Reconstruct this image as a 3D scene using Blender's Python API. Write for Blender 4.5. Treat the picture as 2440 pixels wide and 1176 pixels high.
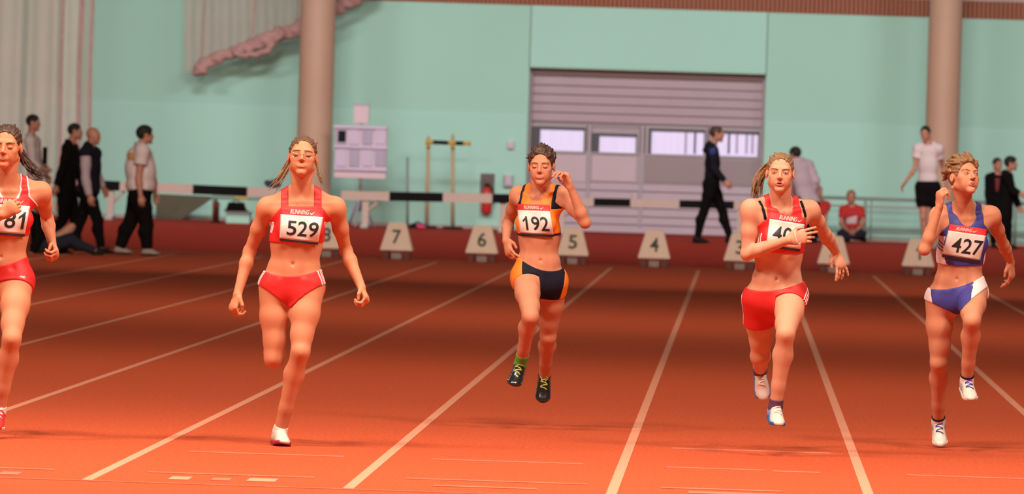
import bpy, bmesh, math, random
import numpy as np
from mathutils import Matrix, Vector

for o in list(bpy.data.objects):
    bpy.data.objects.remove(o, do_unlink=True)
SC = bpy.context.scene
COL = SC.collection
random.seed(7)

# ------------------------------------------------------------------ camera
FPX = 15030.0
ROLL = 0.0310
VPX, VPY = 543.0, 231.0
CAM_H = 1.60
YAW = math.atan2(VPX, FPX)
PIT = math.atan2(VPY, FPX)
FH = np.array([-math.sin(YAW), math.cos(YAW), 0.0])
HX = np.array([math.cos(YAW), math.sin(YAW), 0.0])
ZV = np.array([0.0, 0.0, 1.0])
CF = math.cos(PIT) * FH - math.sin(PIT) * ZV
CV = math.sin(PIT) * FH + math.cos(PIT) * ZV
CR = math.cos(ROLL) * HX + math.sin(ROLL) * CV
CU = -math.sin(ROLL) * HX + math.cos(ROLL) * CV
CP = np.array([0.0, 0.0, CAM_H])

cam_data = bpy.data.cameras.new('camera')
cam_data.sensor_width = 36.0
cam_data.lens = FPX / 2440.0 * 36.0
cam_data.clip_end = 600.0
cam_data.clip_start = 0.5
cam_data.dof.use_dof = True
cam_data.dof.focus_distance = 34.6
cam_data.dof.aperture_fstop = 7.0
cam = bpy.data.objects.new('camera', cam_data)
COL.objects.link(cam)
cam.matrix_world = Matrix(((CR[0], CU[0], -CF[0], CP[0]),
                           (CR[1], CU[1], -CF[1], CP[1]),
                           (CR[2], CU[2], -CF[2], CP[2]),
                           (0, 0, 0, 1)))
SC.camera = cam

# ------------------------------------------------------------------ world, lights, exposure
SC.view_settings.view_transform = 'Standard'
SC.view_settings.look = 'None'
SC.view_settings.gamma = 1.0
SC.view_settings.use_curve_mapping = False
SC.view_settings.exposure = 0.0

world = bpy.data.worlds.new('hall_air')
SC.world = world
world.use_nodes = True
wb = world.node_tree.nodes['Background']
wb.inputs[0].default_value = (1.0, 0.90, 0.80, 1)
wb.inputs[1].default_value = 0.075


def area_light(name, loc, target, size_x, size_y, power, color, spread=180):
    l = bpy.data.lights.new(name, 'AREA')
    l.shape = 'RECTANGLE'
    l.size, l.size_y = size_x, size_y
    l.energy = power
    l.color = color
    l.spread = math.radians(spread)
    o = bpy.data.objects.new(name, l)
    COL.objects.link(o)
    o.location = loc
    d = Vector(target) - Vector(loc)
    o.rotation_euler = d.to_track_quat('-Z', 'Y').to_euler()
    return o


WARM = (1.0, 0.84, 0.66)
# bright lamp rows over the finish
for lx in (-9.0, -4.5, 0.0, 4.5):
    area_light('finish_hall_lamp', (lx, 29.8, 8.2), (lx * 0.8 - 0.5, 30.2, 0.0), 2.2, 0.8, 800, WARM)
# weaker lamp rows along the straight; farthest is added fill for people and markers
for ly, ty, pw, sd in ((43.0, 46.0, 400, 180), (58.0, 64.0, 400, 170), (70.0, 90.0, 330, 90)):
    for lx in (-11.0, -2.0, 6.0):
        area_light('hall_and_fill_light', (lx, ly, 8.0), (lx, ty, 0.5), 3.0, 1.0, pw * 0.67, WARM, sd)
# added unseen lights before the far bend, brightening the end wall
for lx in (-16.0, -7.0, 2.0, 11.0):
    area_light('wall_wash_light', (lx, 86.0, 9.5), (lx, 105.0, 2.2), 4.0, 1.2, 270, (1.0, 0.94, 0.90), 90)


# ------------------------------------------------------------------ geometry helpers
def V3(*a):
    return np.array(a, float)


def nrm(v):
    v = np.asarray(v, float)
    return v / (np.linalg.norm(v) + 1e-12)


def ray(px, py):
    return CF * FPX + CR * (px - 1220.0) + CU * (588.0 - py)


def at(px, py, d):
    """point seen at pixel (px, py) at depth d along the view axis"""
    return CP + ray(px, py) * (d / FPX)


def on_y(px, py, y):
    r = ray(px, py)
    return CP + r * (y / r[1])


def on_z(px, py, z=0.0):
    r = ray(px, py)
    return CP + r * ((z - CAM_H) / r[2])


def new_mesh(name, verts, faces, smooth=False):
    verts = np.asarray(verts, np.float32)
    me = bpy.data.meshes.new(name)
    if isinstance(faces, np.ndarray):
        nf, w = faces.shape
        me.vertices.add(len(verts))
        me.vertices.foreach_set('co', verts.ravel())
        me.loops.add(nf * w)
        me.loops.foreach_set('vertex_index', faces.astype(np.int32).ravel())
        me.polygons.add(nf)
        me.polygons.foreach_set('loop_start', np.arange(0, nf * w, w, dtype=np.int32))
        me.polygons.foreach_set('loop_total', np.full(nf, w, np.int32))
        me.update(calc_edges=True)
        me.validate()
    else:
        me.from_pydata([tuple(map(float, v)) for v in verts], [], faces)
        me.update()
    if smooth:
        me.polygons.foreach_set('use_smooth', np.ones(len(me.polygons), bool))
    return me


def obj(name, me, mat=None, parent=None, label=None, cat=None, group=None, kind=None):
    o = bpy.data.objects.new(name, me)
    COL.objects.link(o)
    if mat is not None and me is not None and not me.materials:
        me.materials.append(mat)
    if parent is not None:
        o.parent = parent
    if label:
        o['label'] = label
    if cat:
        o['category'] = cat
    if group:
        o['group'] = group
    if kind:
        o['kind'] = kind
    return o


def mk(name, vf, mat, parent=None, origin=None, smooth=True, **kw):
    """mesh object from world-space verts; origin = world point used as local origin"""
    v, f = vf
    v = np.asarray(v, float)
    if origin is not None:
        v = v - np.asarray(origin)
    o = obj(name, new_mesh(name, v, f, smooth), mat, parent, **kw)
    if origin is not None and parent is None:
        o.location = tuple(map(float, origin))
    return o


def empty(name, loc, **kw):
    o = obj(name, None, None, **kw)
    o.location = tuple(map(float, loc))
    o.empty_display_size = 0.2
    return o


def join(*parts):
    vs, fs, n = [], [], 0
    for v, f in parts:
        vs.append(np.asarray(v, float))
        fs += [tuple(int(i) + n for i in q) for q in f]
        n += len(v)
    return np.vstack(vs), fs


def box(x0, x1, y0, y1, z0, z1):
    v = [(x0, y0, z0), (x1, y0, z0), (x1, y1, z0), (x0, y1, z0), (x0, y0, z1), (x1, y0, z1), (x1, y1, z1), (x0, y1, z1)]
    f = [(0, 3, 2, 1), (4, 5, 6, 7), (0, 1, 5, 4), (1, 2, 6, 5), (2, 3, 7, 6), (3, 0, 4, 7)]
    return np.array(v, float), f


def bevel_box(x0, x1, y0, y1, z0, z1, b=0.01):
    """box with chamfered edges"""
    bm = bmesh.new()
    v, f = box(x0, x1, y0, y1, z0, z1)
    vs = [bm.verts.new(p) for p in v]
    for q in f:
        bm.faces.new([vs[i] for i in q])
    bmesh.ops.bevel(bm, geom=list(bm.edges), offset=b, segments=2, affect='EDGES', profile=0.7)
    bm.verts.index_update()
    out = np.array([w.co[:] for w in bm.verts]), [tuple(w.index for w in q.verts) for q in bm.faces]
    bm.free()
    return out


def tube(pts, r, n=8, closed=False):
    pts = [np.asarray(p, float) for p in pts]
    m = len(pts)
    rs = r if hasattr(r, '__len__') else [r] * m
    vs, fs = [], []
    ref = None
    for i in range(m):
        if closed:
            t = nrm(pts[(i + 1) % m] - pts[i - 1])
        else:
            t = nrm(pts[min(i + 1, m - 1)] - pts[max(i - 1, 0)])
        if ref is None:
            ref = V3(0, 0, 1) if abs(t[2]) < 0.9 else V3(1, 0, 0)
        a = nrm(np.cross(t, ref))
        b = np.cross(a, t)
        ref = b
        for k in range(n):
            th = 2 * math.pi * k / n
            vs.append(pts[i] + rs[i] * (math.cos(th) * a + math.sin(th) * b))
    rng = range(m) if closed else range(m - 1)
    for i in rng:
        i2 = (i + 1) % m
        for k in range(n):
            k2 = (k + 1) % n
            fs.append((i * n + k, i * n + k2, i2 * n + k2, i2 * n + k))
    if not closed:
        fs.append(tuple(range(n))[::-1])
        fs.append(tuple((m - 1) * n + k for k in range(n)))
    return np.array(vs), fs


def cyl(a, b, r, n=24, r2=None):
    return tube([a, b], [r, r if r2 is None else r2], n)


def sphere(c, R, axes=None, nu=12, nv=8):
    c = np.asarray(c, float)
    R = np.asarray(R if hasattr(R, '__len__') else (R, R, R), float)
    A = np.eye(3) if axes is None else np.asarray(axes)
    vs, fs = [c + R[2] * A[2]], []
    for i in range(1, nv):
        th = math.pi * i / nv
        for j in range(nu):
            ph = 2 * math.pi * j / nu
            vs.append(c + R[0] * math.sin(th) * math.cos(ph) * A[0] + R[1] * math.sin(th) * math.sin(ph) * A[1] + R[2] * math.cos(th) * A[2])
    vs.append(c - R[2] * A[2])
    for j in range(nu):
        fs.append((0, 1 + j, 1 + (j + 1) % nu))
        fs.append((len(vs) - 1, 1 + (nv - 2) * nu + (j + 1) % nu, 1 + (nv - 2) * nu + j))
    for i in range(nv - 2):
        for j in range(nu):
            fs.append((1 + i * nu + j, 1 + (i + 1) * nu + j, 1 + (i + 1) * nu + (j + 1) % nu, 1 + i * nu + (j + 1) % nu))
    return np.array(vs), fs


# ------------------------------------------------------------------ materials
def lin(c):
    return tuple((x / 12.92 if x <= 0.04045 else ((x + 0.055) / 1.055) ** 2.4) for x in [v / 255.0 for v in c])


MATS = {}


def mat(name, rgb, rough=0.6, var=0.08, scale=12.0, bump=0.0, bscale=None, metal=0.0, emit=0.0, sss=0.0, spec=0.5, coat=0.0, stretch=None):
    """procedural principled material: noise-varied colour (rgb is linear) and noise bump"""
    if name in MATS:
        return MATS[name]
    m = bpy.data.materials.new(name)
    m.use_nodes = True
    nt = m.node_tree
    N, L = nt.nodes, nt.links
    bs = N['Principled BSDF']
    tc = N.new('ShaderNodeTexCoord')
    mp = N.new('ShaderNodeMapping')
    L.new(tc.outputs['Object'], mp.inputs[0])
    if stretch:
        mp.inputs['Scale'].default_value = stretch
    nz = N.new('ShaderNodeTexNoise')
    nz.inputs['Scale'].default_value = scale
    nz.inputs['Detail'].default_value = 4.0
    L.new(mp.outputs[0], nz.inputs['Vector'])
    mx = N.new('ShaderNodeMix')
    mx.data_type = 'RGBA'
    mx.inputs[6].default_value = tuple(max(0, c * (1 - var)) for c in rgb) + (1,)
    mx.inputs[7].default_value = tuple(min(1, c * (1 + var)) for c in rgb) + (1,)
    L.new(nz.outputs['Fac'], mx.inputs[0])
    L.new(mx.outputs[2], bs.inputs['Base Color'])
    bs.inputs['Roughness'].default_value = rough
    bs.inputs['Metallic'].default_value = metal
    bs.inputs['Specular IOR Level'].default_value = spec
    if coat:
        bs.inputs['Coat Weight'].default_value = coat
        bs.inputs['Coat Roughness'].default_value = 0.15
    if sss:
        bs.inputs['Subsurface Weight'].default_value = sss
        bs.inputs['Subsurface Radius'].default_value = (0.012, 0.005, 0.003)
        bs.inputs['Subsurface Scale'].default_value = 1.0
    if emit:
        L.new(mx.outputs[2], bs.inputs['Emission Color'])
        bs.inputs['Emission Strength'].default_value = emit
    if bump:
        n2 = N.new('ShaderNodeTexNoise')
        n2.inputs['Scale'].default_value = bscale or scale * 6
        n2.inputs['Detail'].default_value = 5.0
        L.new(mp.outputs[0], n2.inputs['Vector'])
        bp = N.new('ShaderNodeBump')
        bp.inputs['Strength'].default_value = bump
        bp.inputs['Distance'].default_value = 0.01
        L.new(n2.outputs['Fac'], bp.inputs['Height'])
        L.new(bp.outputs[0], bs.inputs['Normal'])
    MATS[name] = m
    return m


def net_material(name, rgb, cover):
    m = bpy.data.materials.new(name)
    m.use_nodes = True
    nt = m.node_tree
    N, L = nt.nodes, nt.links
    out = N['Material Output']
    bs = N['Principled BSDF']
    bs.inputs['Base Color'].default_value = rgb + (1,)
    bs.inputs['Roughness'].default_value = 0.9
    tr = N.new('ShaderNodeBsdfTransparent')
    mix = N.new('ShaderNodeMixShader')
    tc = N.new('ShaderNodeTexCoord')
    nz = N.new('ShaderNodeTexNoise')
    nz.inputs['Scale'].default_value = 1.3
    L.new(tc.outputs['Object'], nz.inputs['Vector'])
    rp = N.new('ShaderNodeMapRange')
    rp.inputs['To Min'].default_value = cover * 0.7
    rp.inputs['To Max'].default_value = cover * 1.3
    L.new(nz.outputs['Fac'], rp.inputs['Value'])
    L.new(rp.outputs[0], mix.inputs[0])
    L.new(tr.outputs[0], mix.inputs[1])
    L.new(bs.outputs[0], mix.inputs[2])
    L.new(mix.outputs[0], out.inputs[0])
    return m


M_TRACK = mat('track_rubber', (0.50, 0.080, 0.031), 0.75, 0.60, 48.0, 0.6, 200.0, spec=0.06)
M_BANK = mat('bank_rubber', (0.42, 0.042, 0.026), 0.8, 0.25, 25.0, 0.4, 160.0, spec=0.05)
M_LINE = mat('line_paint', (0.66, 0.24, 0.145), 0.7, 0.25, 90.0, 0.3, 200.0)
M_LINE_WORN = mat('worn_line_paint', (0.53, 0.13, 0.068), 0.75, 0.35, 90.0)
M_WALL = mat('mint_wall_paint', (0.37, 0.67, 0.58), 0.7, 0.05, 0.6, 0.05, 30.0)
M_WALL2 = mat('mint_wall_paint_light', (0.40, 0.72, 0.64), 0.7, 0.05, 0.6, 0.05, 30.0)
M_SEAM = mat('wall_seam', (0.22, 0.36, 0.30), 0.8)
M_BASE = mat('base_kerb', (0.45, 0.42, 0.40), 0.8, 0.1, 3.0)
M_FASCIA = mat('terracotta_slat', (0.34, 0.105, 0.05), 0.6, 0.15, 3.0)
M_FASCIA_GAP = mat('terracotta_backing', (0.15, 0.05, 0.028), 0.8)
M_CEIL = mat('pinkish_plaster', (0.50, 0.38, 0.34), 0.8)
M_COLUMN = mat('column_paint', (0.50, 0.31, 0.225), 0.6, 0.06, 2.0)
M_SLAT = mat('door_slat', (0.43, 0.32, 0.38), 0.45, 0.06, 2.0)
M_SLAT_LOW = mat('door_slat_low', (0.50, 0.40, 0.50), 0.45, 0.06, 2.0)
M_PANEL_W = mat('door_panel_white', (0.56, 0.44, 0.52), 0.5, 0.05, 2.0)
M_PANEL_G = mat('door_panel_grey', (0.31, 0.24, 0.27), 0.5, 0.05, 2.0)
M_FRAME = mat('door_frame', (0.40, 0.34, 0.40), 0.5)
M_DARK = mat('dark_frame', (0.06, 0.055, 0.075), 0.5)
M_PANE = mat('daylit_pane', (0.66, 0.60, 0.86), 0.2, 0.10, 3.0, emit=0.45, stretch=(6, 1, 0.3))
M_CREAM = mat('cream_board', (0.80, 0.60, 0.50), 0.6, 0.08, 6.0)
M_BLACK = mat('black_paint', (0.006, 0.0055, 0.006), 0.6, 0.2, 8.0, spec=0.15)
M_BEAM_W = mat('beam_white', (0.54, 0.40, 0.36), 0.6, 0.08, 5.0)
M_BEAM_B = mat('beam_black', (0.006, 0.005, 0.005), 0.7, 0.2, 5.0, spec=0.1)
M_STEEL = mat('dull_steel', (0.34, 0.34, 0.33), 0.45, 0.1, 6.0, metal=0.5)
M_RAIL = mat('rail_paint', (0.26, 0.33, 0.30), 0.5)
M_MARK_LEG = mat('marker_foot', (0.14, 0.035, 0.028), 0.7)
M_GREYW = mat('grey_plastic', (0.30, 0.23, 0.21), 0.6, 0.2, 14)
M_NUM = mat('marker_number', (0.035, 0.04, 0.032), 0.6)
M_LAV = mat('lavender_panel', (0.60, 0.50, 0.70), 0.5, 0.08, 4)
M_LAV_D = mat('lavender_panel_dim', (0.42, 0.36, 0.52), 0.5, 0.1, 4)
M_PINKW = mat('pinkish_white', (0.70, 0.54, 0.62), 0.6, 0.06, 4)
M_WOOD = mat('pole_wood', (0.52, 0.38, 0.24), 0.6, 0.12, 5)
M_YELLOW = mat('yellow_paint', (0.62, 0.40, 0.07), 0.5)
M_RED = mat('red_paint', (0.55, 0.03, 0.03), 0.4)
M_PINK = mat('pink_plastic', (0.75, 0.05, 0.20), 0.5)
M_OLIVE = mat('olive_panel', (0.115, 0.105, 0.07), 0.85, 0.2, 4)
M_GREEN = mat('green_frame', (0.24, 0.38, 0.32), 0.6)
M_NETROLL = mat('rolled_net', (0.46, 0.26, 0.25), 0.9, 0.35, 5.0, 0.6, 30.0)
M_NET = net_material('net_sheet', (0.72, 0.52, 0.47), 0.45)
M_NET2 = net_material('net_sheet_thin', (0.62, 0.40, 0.38), 0.42)


# ------------------------------------------------------------------ signed-distance modelling
class Sdf:
    """union / carve list of tapered capsules and ellipsoids with smooth blending"""

    margin = 0.02

    def __init__(s, prims=None):
        s.p = prims or []

    def cap(s, a, b, ra, rb, k=0.02, tag='', op=1):
        a, b = np.asarray(a, float), np.asarray(b, float)
        m = max(ra, rb)
        s.p.append(('c', a, b, ra, rb, k, tag, op, np.minimum(a, b) - m, np.maximum(a, b) + m))

    def ell(s, c, ax, r, k=0.02, tag='', op=1):
        c = np.asarray(c, float)
        A = np.asarray(ax, float)
        r = np.asarray(r, float)
        e = np.sqrt(((A * r[:, None]) ** 2).sum(0))
        s.p.append(('e', c, A, r, None, k, tag, op, c - e, c + e))

    def sub(s, *tags):
        return Sdf([p for p in s.p if p[6] in tags])

    def bounds(s, m=0.03):
        q = [p for p in s.p if p[7] > 0]
        return np.min([p[8] for p in q], 0) - m, np.max([p[9] for p in q], 0) + m

    def _prep(s):
        s.n = len(s.p)
        s.o = s.p[0][1].copy()
        A, B, R = [], [], []
        s.q = []
        f4 = np.float32
        for typ, a, b, ra, rb, k, tag, op, l, h in s.p:
            if typ == 'c':
                A.append(a), B.append(b), R.append(max(ra, rb) + k + s.margin)
                s.q.append(('c', (a - s.o).astype(f4), (b - a).astype(f4), f4(1.0 / ((b - a) @ (b - a) + 1e-12)), f4(ra), f4(rb - ra), f4(k), op))
            else:
                i = int(np.argmax(ra))
                m = np.sort(ra)[1]
                e = b[i] * (ra[i] - m)
                A.append(a - e), B.append(a + e), R.append(m + k + s.margin)
                s.q.append(('e', (a - s.o).astype(f4), b.T.astype(f4), (1.0 / ra).astype(f4), f4(-ra.min()), None, f4(k), op))
        s.A, s.R = np.array(A), np.array(R)
        s.BA = np.array(B) - s.A
        s.B2 = (s.BA * s.BA).sum(1) + 1e-12

    def __call__(s, P):
        if getattr(s, 'n', -1) != len(s.p):
            s._prep()
        lo, hi = P.min(0), P.max(0)
        c = (lo + hi) / 2
        rad = np.linalg.norm(hi - lo) / 2
        pa = c - s.A
        t = np.clip((pa * s.BA).sum(1) / s.B2, 0, 1)
        near = np.sqrt(((pa - t[:, None] * s.BA) ** 2).sum(1)) < s.R + rad
        P = (P - s.o).astype(np.float32)
        d = np.full(len(P), 1.0, np.float32)
        for i in np.flatnonzero(near):
            typ, a, b, u, v, w, k, op = s.q[i]
            pa = P - a
            if typ == 'c':
                t = pa @ b
                t *= u
                np.clip(t, 0, 1, out=t)
                pa -= t[:, None] * b
                e = np.sqrt(np.einsum('ij,ij->i', pa, pa))
                e -= v + w * t
            else:
                q = (pa @ b) * u
                k0 = np.sqrt(np.einsum('ij,ij->i', q, q))
                q *= u
                k1 = np.sqrt(np.einsum('ij,ij->i', q, q)) + np.float32(1e-9)
                e = np.where(k0 < 1e-4, v, k0 * (k0 - 1.0) / k1)
            if op > 0:
                hh = np.maximum(k - np.abs(d - e), 0)
                np.minimum(d, e, out=d)
                d -= hh * hh / (4 * k)
            else:
                np.negative(e, out=e)
                hh = np.maximum(k - np.abs(d - e), 0)
                np.maximum(d, e, out=d)
                d += hh * hh / (4 * k)
        return d.astype(float)


def polygonise(f, lo, hi, h, newton=0, B=10):
    """surface nets of f = 0 on a block-sparse grid -> verts, quads"""
    lo = np.asarray(lo, float)
    nb = np.maximum(1, np.ceil((np.asarray(hi) - lo) / (h * B)).astype(int))
    n = nb * B
    V = np.ones(n, np.float32)
    ci = np.stack(np.meshgrid(*[np.arange(k) for k in nb], indexing='ij'), -1).reshape(-1, 3)
    cen = lo + (ci * B + (B - 1) / 2.0) * h
    vc = f(cen)
    f(cen[:1])
    thr = 0.5 * math.sqrt(3) * B * h * 1.25 + 0.008
    loc = np.stack(np.meshgrid(*[np.arange(B)] * 3, indexing='ij'), -1).reshape(-1, 3)
    V8 = V.reshape(nb[0], B, nb[1], B, nb[2], B)
    for b in ci[vc < -2.2 * thr]:
        V8[b[0], :, b[1], :, b[2], :] = -1

    def fill(b):
        V8[b[0], :, b[1], :, b[2], :] = f(lo + (loc + b * B) * h).reshape(B, B, B)
    for b in ci[(vc <= thr) & (vc >= -2.2 * thr)]:
        fill(b)
    ny, nz = n[1], n[2]
    S = V < 0
    Q, PT = [], []
    for ax in range(3):
        s0 = [slice(None)] * 3
        s1 = [slice(None)] * 3
        s0[ax] = slice(0, -1)
        s1[ax] = slice(1, None)
        s0, s1 = tuple(s0), tuple(s1)
        cr = S[s0] != S[s1]
        o1, o2 = [(1, 2), (2, 0), (0, 1)][ax]
        idx = np.argwhere(cr)
        ok = (idx[:, o1] > 0) & (idx[:, o2] > 0)
        ok &= (idx[:, o1] < n[o1] - 1) & (idx[:, o2] < n[o2] - 1)
        idx = idx[ok]
        if len(idx) == 0:
            continue
        v0 = V[s0][tuple(idx.T)].astype(float)
        v1 = V[s1][tuple(idx.T)].astype(float)
        t = v0 / (v0 - v1)
        p = idx.astype(float)
        p[:, ax] += t
        e1 = np.zeros(3, int)
        e1[o1] = 1
        e2 = np.zeros(3, int)
        e2[o2] = 1
        q = [idx - e1 - e2, idx - e2, idx, idx - e1]
        ids = np.stack([(c[:, 0] * ny + c[:, 1]) * nz + c[:, 2] for c in q], 1)
        flip = v0 >= 0
        ids[flip] = ids[flip][:, ::-1]
        Q.append(ids)
        PT.append(p)
    if not Q:
        return np.zeros((0, 3)), np.zeros((0, 4), int)
    Q = np.vstack(Q)
    PT = np.vstack(PT)
    un, inv = np.unique(Q.ravel(), return_inverse=True)
    cnt = np.bincount(inv, minlength=len(un))
    rep = np.repeat(PT, 4, 0)
    v = np.stack([np.bincount(inv, rep[:, a], len(un)) for a in range(3)], 1) / cnt[:, None]
    v = lo + v * h
    if newton:
        bid = np.floor((v - lo) / (h * B)).astype(int)
        key = (bid[:, 0] * 4096 + bid[:, 1]) * 4096 + bid[:, 2]
        order = np.argsort(key, kind='stable')
        cuts = np.flatnonzero(np.diff(key[order])) + 1
        tet = np.array([(1, -1, -1), (-1, -1, 1), (-1, 1, -1), (1, 1, 1)], float)
        ep = h * 0.4
        def refine(g):
            p = v[g]
            for _ in range(newton):
                m = len(p)
                val = f(np.vstack([p + ep * t for t in tet])).reshape(4, m)
                gr = (val[:, :, None] * tet[:, None, :]).sum(0) / (4 * ep)
                f0 = val.mean(0)
                g2 = (gr * gr).sum(1) + 1e-6
                st = np.clip(f0 / g2, -h, h)
                p = p - gr * st[:, None]
            v[g] = p
        for g in np.split(order, cuts):
            refine(g)
    return v, Q_inv(inv)


def Q_inv(inv):
    return inv.reshape(-1, 4)


def merge(*parts):
    vs, fs, n = [], [], 0
    for v, f in parts:
        if len(f) == 0:
            continue
        vs.append(v)
        fs.append(f + n)
        n += len(v)
    return np.vstack(vs), np.vstack(fs)


def compact(v, f):
    used = np.unique(f)
    m = -np.ones(len(v), int)
    m[used] = np.arange(len(used))
    return v[used], m[f]


def body_surface(f, lo, hi, h, patches=(), newton=1):
    """one surface of f; inside each patch sphere (centre, radius, spacing) the grid is finer"""
    v, q = polygonise(f, lo, hi, h, newton)
    out = []
    for c, r, hp in patches:
        ins = (np.linalg.norm(v - c, axis=1) < r - 0.7 * h)
        q = q[~ins[q].all(1)]
        pv, pq = polygonise(f, c - r - 2 * hp, c + r + 2 * hp, hp, newton)
        if len(pq):
            ok = np.linalg.norm(pv - c, axis=1) < r
            for c2, r2, _ in patches:
                if c2 is c:
                    break
                ok &= np.linalg.norm(pv - c2, axis=1) > r2 - 1.5 * hp
            pq = pq[ok[pq].all(1)]
            out.append(compact(pv, pq))
    return merge(compact(v, q), *out)


def trace(f, o, d, tmax=1.0, t0=0.0):
    """sphere-trace rays o + t d (arrays) against f"""
    t = np.full(len(o), t0)
    for _ in range(70):
        p = o + d * t[:, None]
        v = f(p)
        t = np.minimum(t + np.clip(v, -0.02, 0.03) * 0.8, tmax)
    return o + d * t[:, None], t


# ------------------------------------------------------------------ people
def frame_rows(ex, up):
    ex = nrm(ex)
    up = nrm(up - (up @ ex) * ex)
    return np.array([ex, np.cross(ex, up), up])


def head_frame(yaw, pitch, roll):
    f0, e0, u0 = -FH, HX, ZV
    y, p, r = map(math.radians, (yaw, pitch, roll))
    fw = math.cos(y) * f0 + math.sin(y) * e0
    ex = math.cos(y) * e0 - math.sin(y) * f0
    fw, up = math.cos(p) * fw + math.sin(p) * u0, math.cos(p) * u0 - math.sin(p) * fw
    up, ex = math.cos(r) * up + math.sin(r) * ex, math.cos(r) * ex - math.sin(r) * up
    return np.array([ex, fw, up])


def local(P, o, A):
    q = (P - o) @ A.T
    return q[:, 0], q[:, 1], q[:, 2]


def add_head(S, c, A, s, male=False, mouth=0.0):
    T = 'head'
    L = lambda x, y, z: c + s * (x * A[0] + y * A[1] + z * A[2])
    E = lambda x, y, z, rx, ry, rz, k, op=1: S.ell(L(x, y, z), A, (rx * s, ry * s, rz * s), k * s, T, op)
    C = lambda p, q, ra, rb, k, op=1: S.cap(L(*p), L(*q), ra * s, rb * s, k * s, T, op)
    w = 1.06 if male else 1.0
    E(0, -0.014, 0.030, 0.072, 0.090, 0.082, 0.02)
    E(0, 0.028, -0.026, 0.057 * w, 0.058, 0.070, 0.03)
    for q in (-1, 1):
        C((q * 0.047 * w, -0.006, -0.048), (q * 0.010, 0.064, -0.088), 0.014, 0.013, 0.022)
        E(q * 0.041, 0.052, -0.016, 0.020, 0.019, 0.016, 0.020)
        E(q * 0.030, 0.052, -0.046, 0.021, 0.021, 0.027, 0.022)
    E(0, 0.069, -0.091, 0.016 * w, 0.017, 0.015, 0.018)
    C((-0.036, 0.070, 0.024), (0.036, 0.070, 0.024), 0.012, 0.012, 0.016)
    for q in (-1, 1):
        E(q * 0.031, 0.093, 0.003, 0.019, 0.015, 0.011, 0.010, -1)
        E(q * 0.031, 0.068, 0.003, 0.0165, 0.0155, 0.0125, 0.005)
    C((0, 0.081, 0.012), (0, 0.102, -0.022), 0.0068, 0.0092, 0.009)
    for q in (-1, 1):
        E(q * 0.0098, 0.093, -0.027, 0.007, 0.009, 0.006, 0.006)
        E(q * 0.0065, 0.103, -0.035, 0.003, 0.004, 0.003, 0.003, -1)
    E(0, 0.081, -0.057, 0.022, 0.011, 0.014, 0.012)
    if mouth > 0:
        E(0, 0.100, -0.060, 0.019, 0.022, 0.002 + mouth, 0.004, -1)
    for q in (-1, 1):
        S.ell(L(q * 0.0750, -0.011, -0.006), A, (0.008 * s, 0.016 * s, 0.024 * s), 0.008 * s, T)
        S.ell(L(q * 0.0820, -0.005, -0.003), A, (0.004 * s, 0.009 * s, 0.016 * s), 0.004 * s, T, -1)


def add_hand(S, w, d, n, side, curl, thumb=0.35, sc=1.0, spread=0.06, tag='hand'):
    """w wrist, d towards the knuckles, n palm normal, side +1/-1 picks the thumb side (d x n)"""
    d = nrm(d)
    n = nrm(n - (n @ d) * d)
    s = np.cross(d, n) * side
    A = np.array([d, s, n])
    S.ell(w + d * 0.045 * sc, A, (0.056 * sc, 0.039 * sc, 0.0165 * sc), 0.018, tag)
    S.ell(w + d * 0.075 * sc, A, (0.026 * sc, 0.041 * sc, 0.0145 * sc), 0.014, tag)
    S.ell(w + d * 0.030 * sc + s * 0.018 * sc + n * 0.008 * sc, A, (0.032 * sc, 0.018 * sc, 0.014 * sc), 0.012, tag)
    offs = (0.031, 0.0105, -0.0105, -0.030)
    lens = ((0.041, 0.025, 0.020), (0.045, 0.028, 0.021), (0.041, 0.026, 0.020), (0.033, 0.020, 0.018))
    for i in range(4):
        p = w + (d * (0.086 - 0.004 * abs(i - 1)) + s * offs[i]) * sc
        c = curl[i] if hasattr(curl, '__len__') else curl
        fan = spread * (1.5 - i)
        d2 = nrm(d + s * fan)
        ang = 0.0
        r = 0.0086 * sc
        for j, ln in enumerate(lens[i]):
            ang += c * (1.25, 1.5, 0.9)[j]
            q = p + (math.cos(ang) * d2 + math.sin(ang) * n) * ln * sc
            S.cap(p, q, r, r * 0.92, 0.004 if j else 0.008, tag)
            p, r = q, r * 0.92
    p = w + (d * 0.022 + s * 0.032 + n * 0.006) * sc
    t1 = nrm(d * 0.75 + s * (0.62 - thumb * 0.5) + n * thumb)
    q = p + t1 * 0.042 * sc
    S.cap(p, q, 0.0125 * sc, 0.0098 * sc, 0.010, tag)
    t2 = nrm(d * 0.85 + s * (0.15 - thumb) + n * thumb)
    q2 = q + t2 * 0.030 * sc
    S.cap(q, q2, 0.0095 * sc, 0.008 * sc, 0.004, tag)


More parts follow.
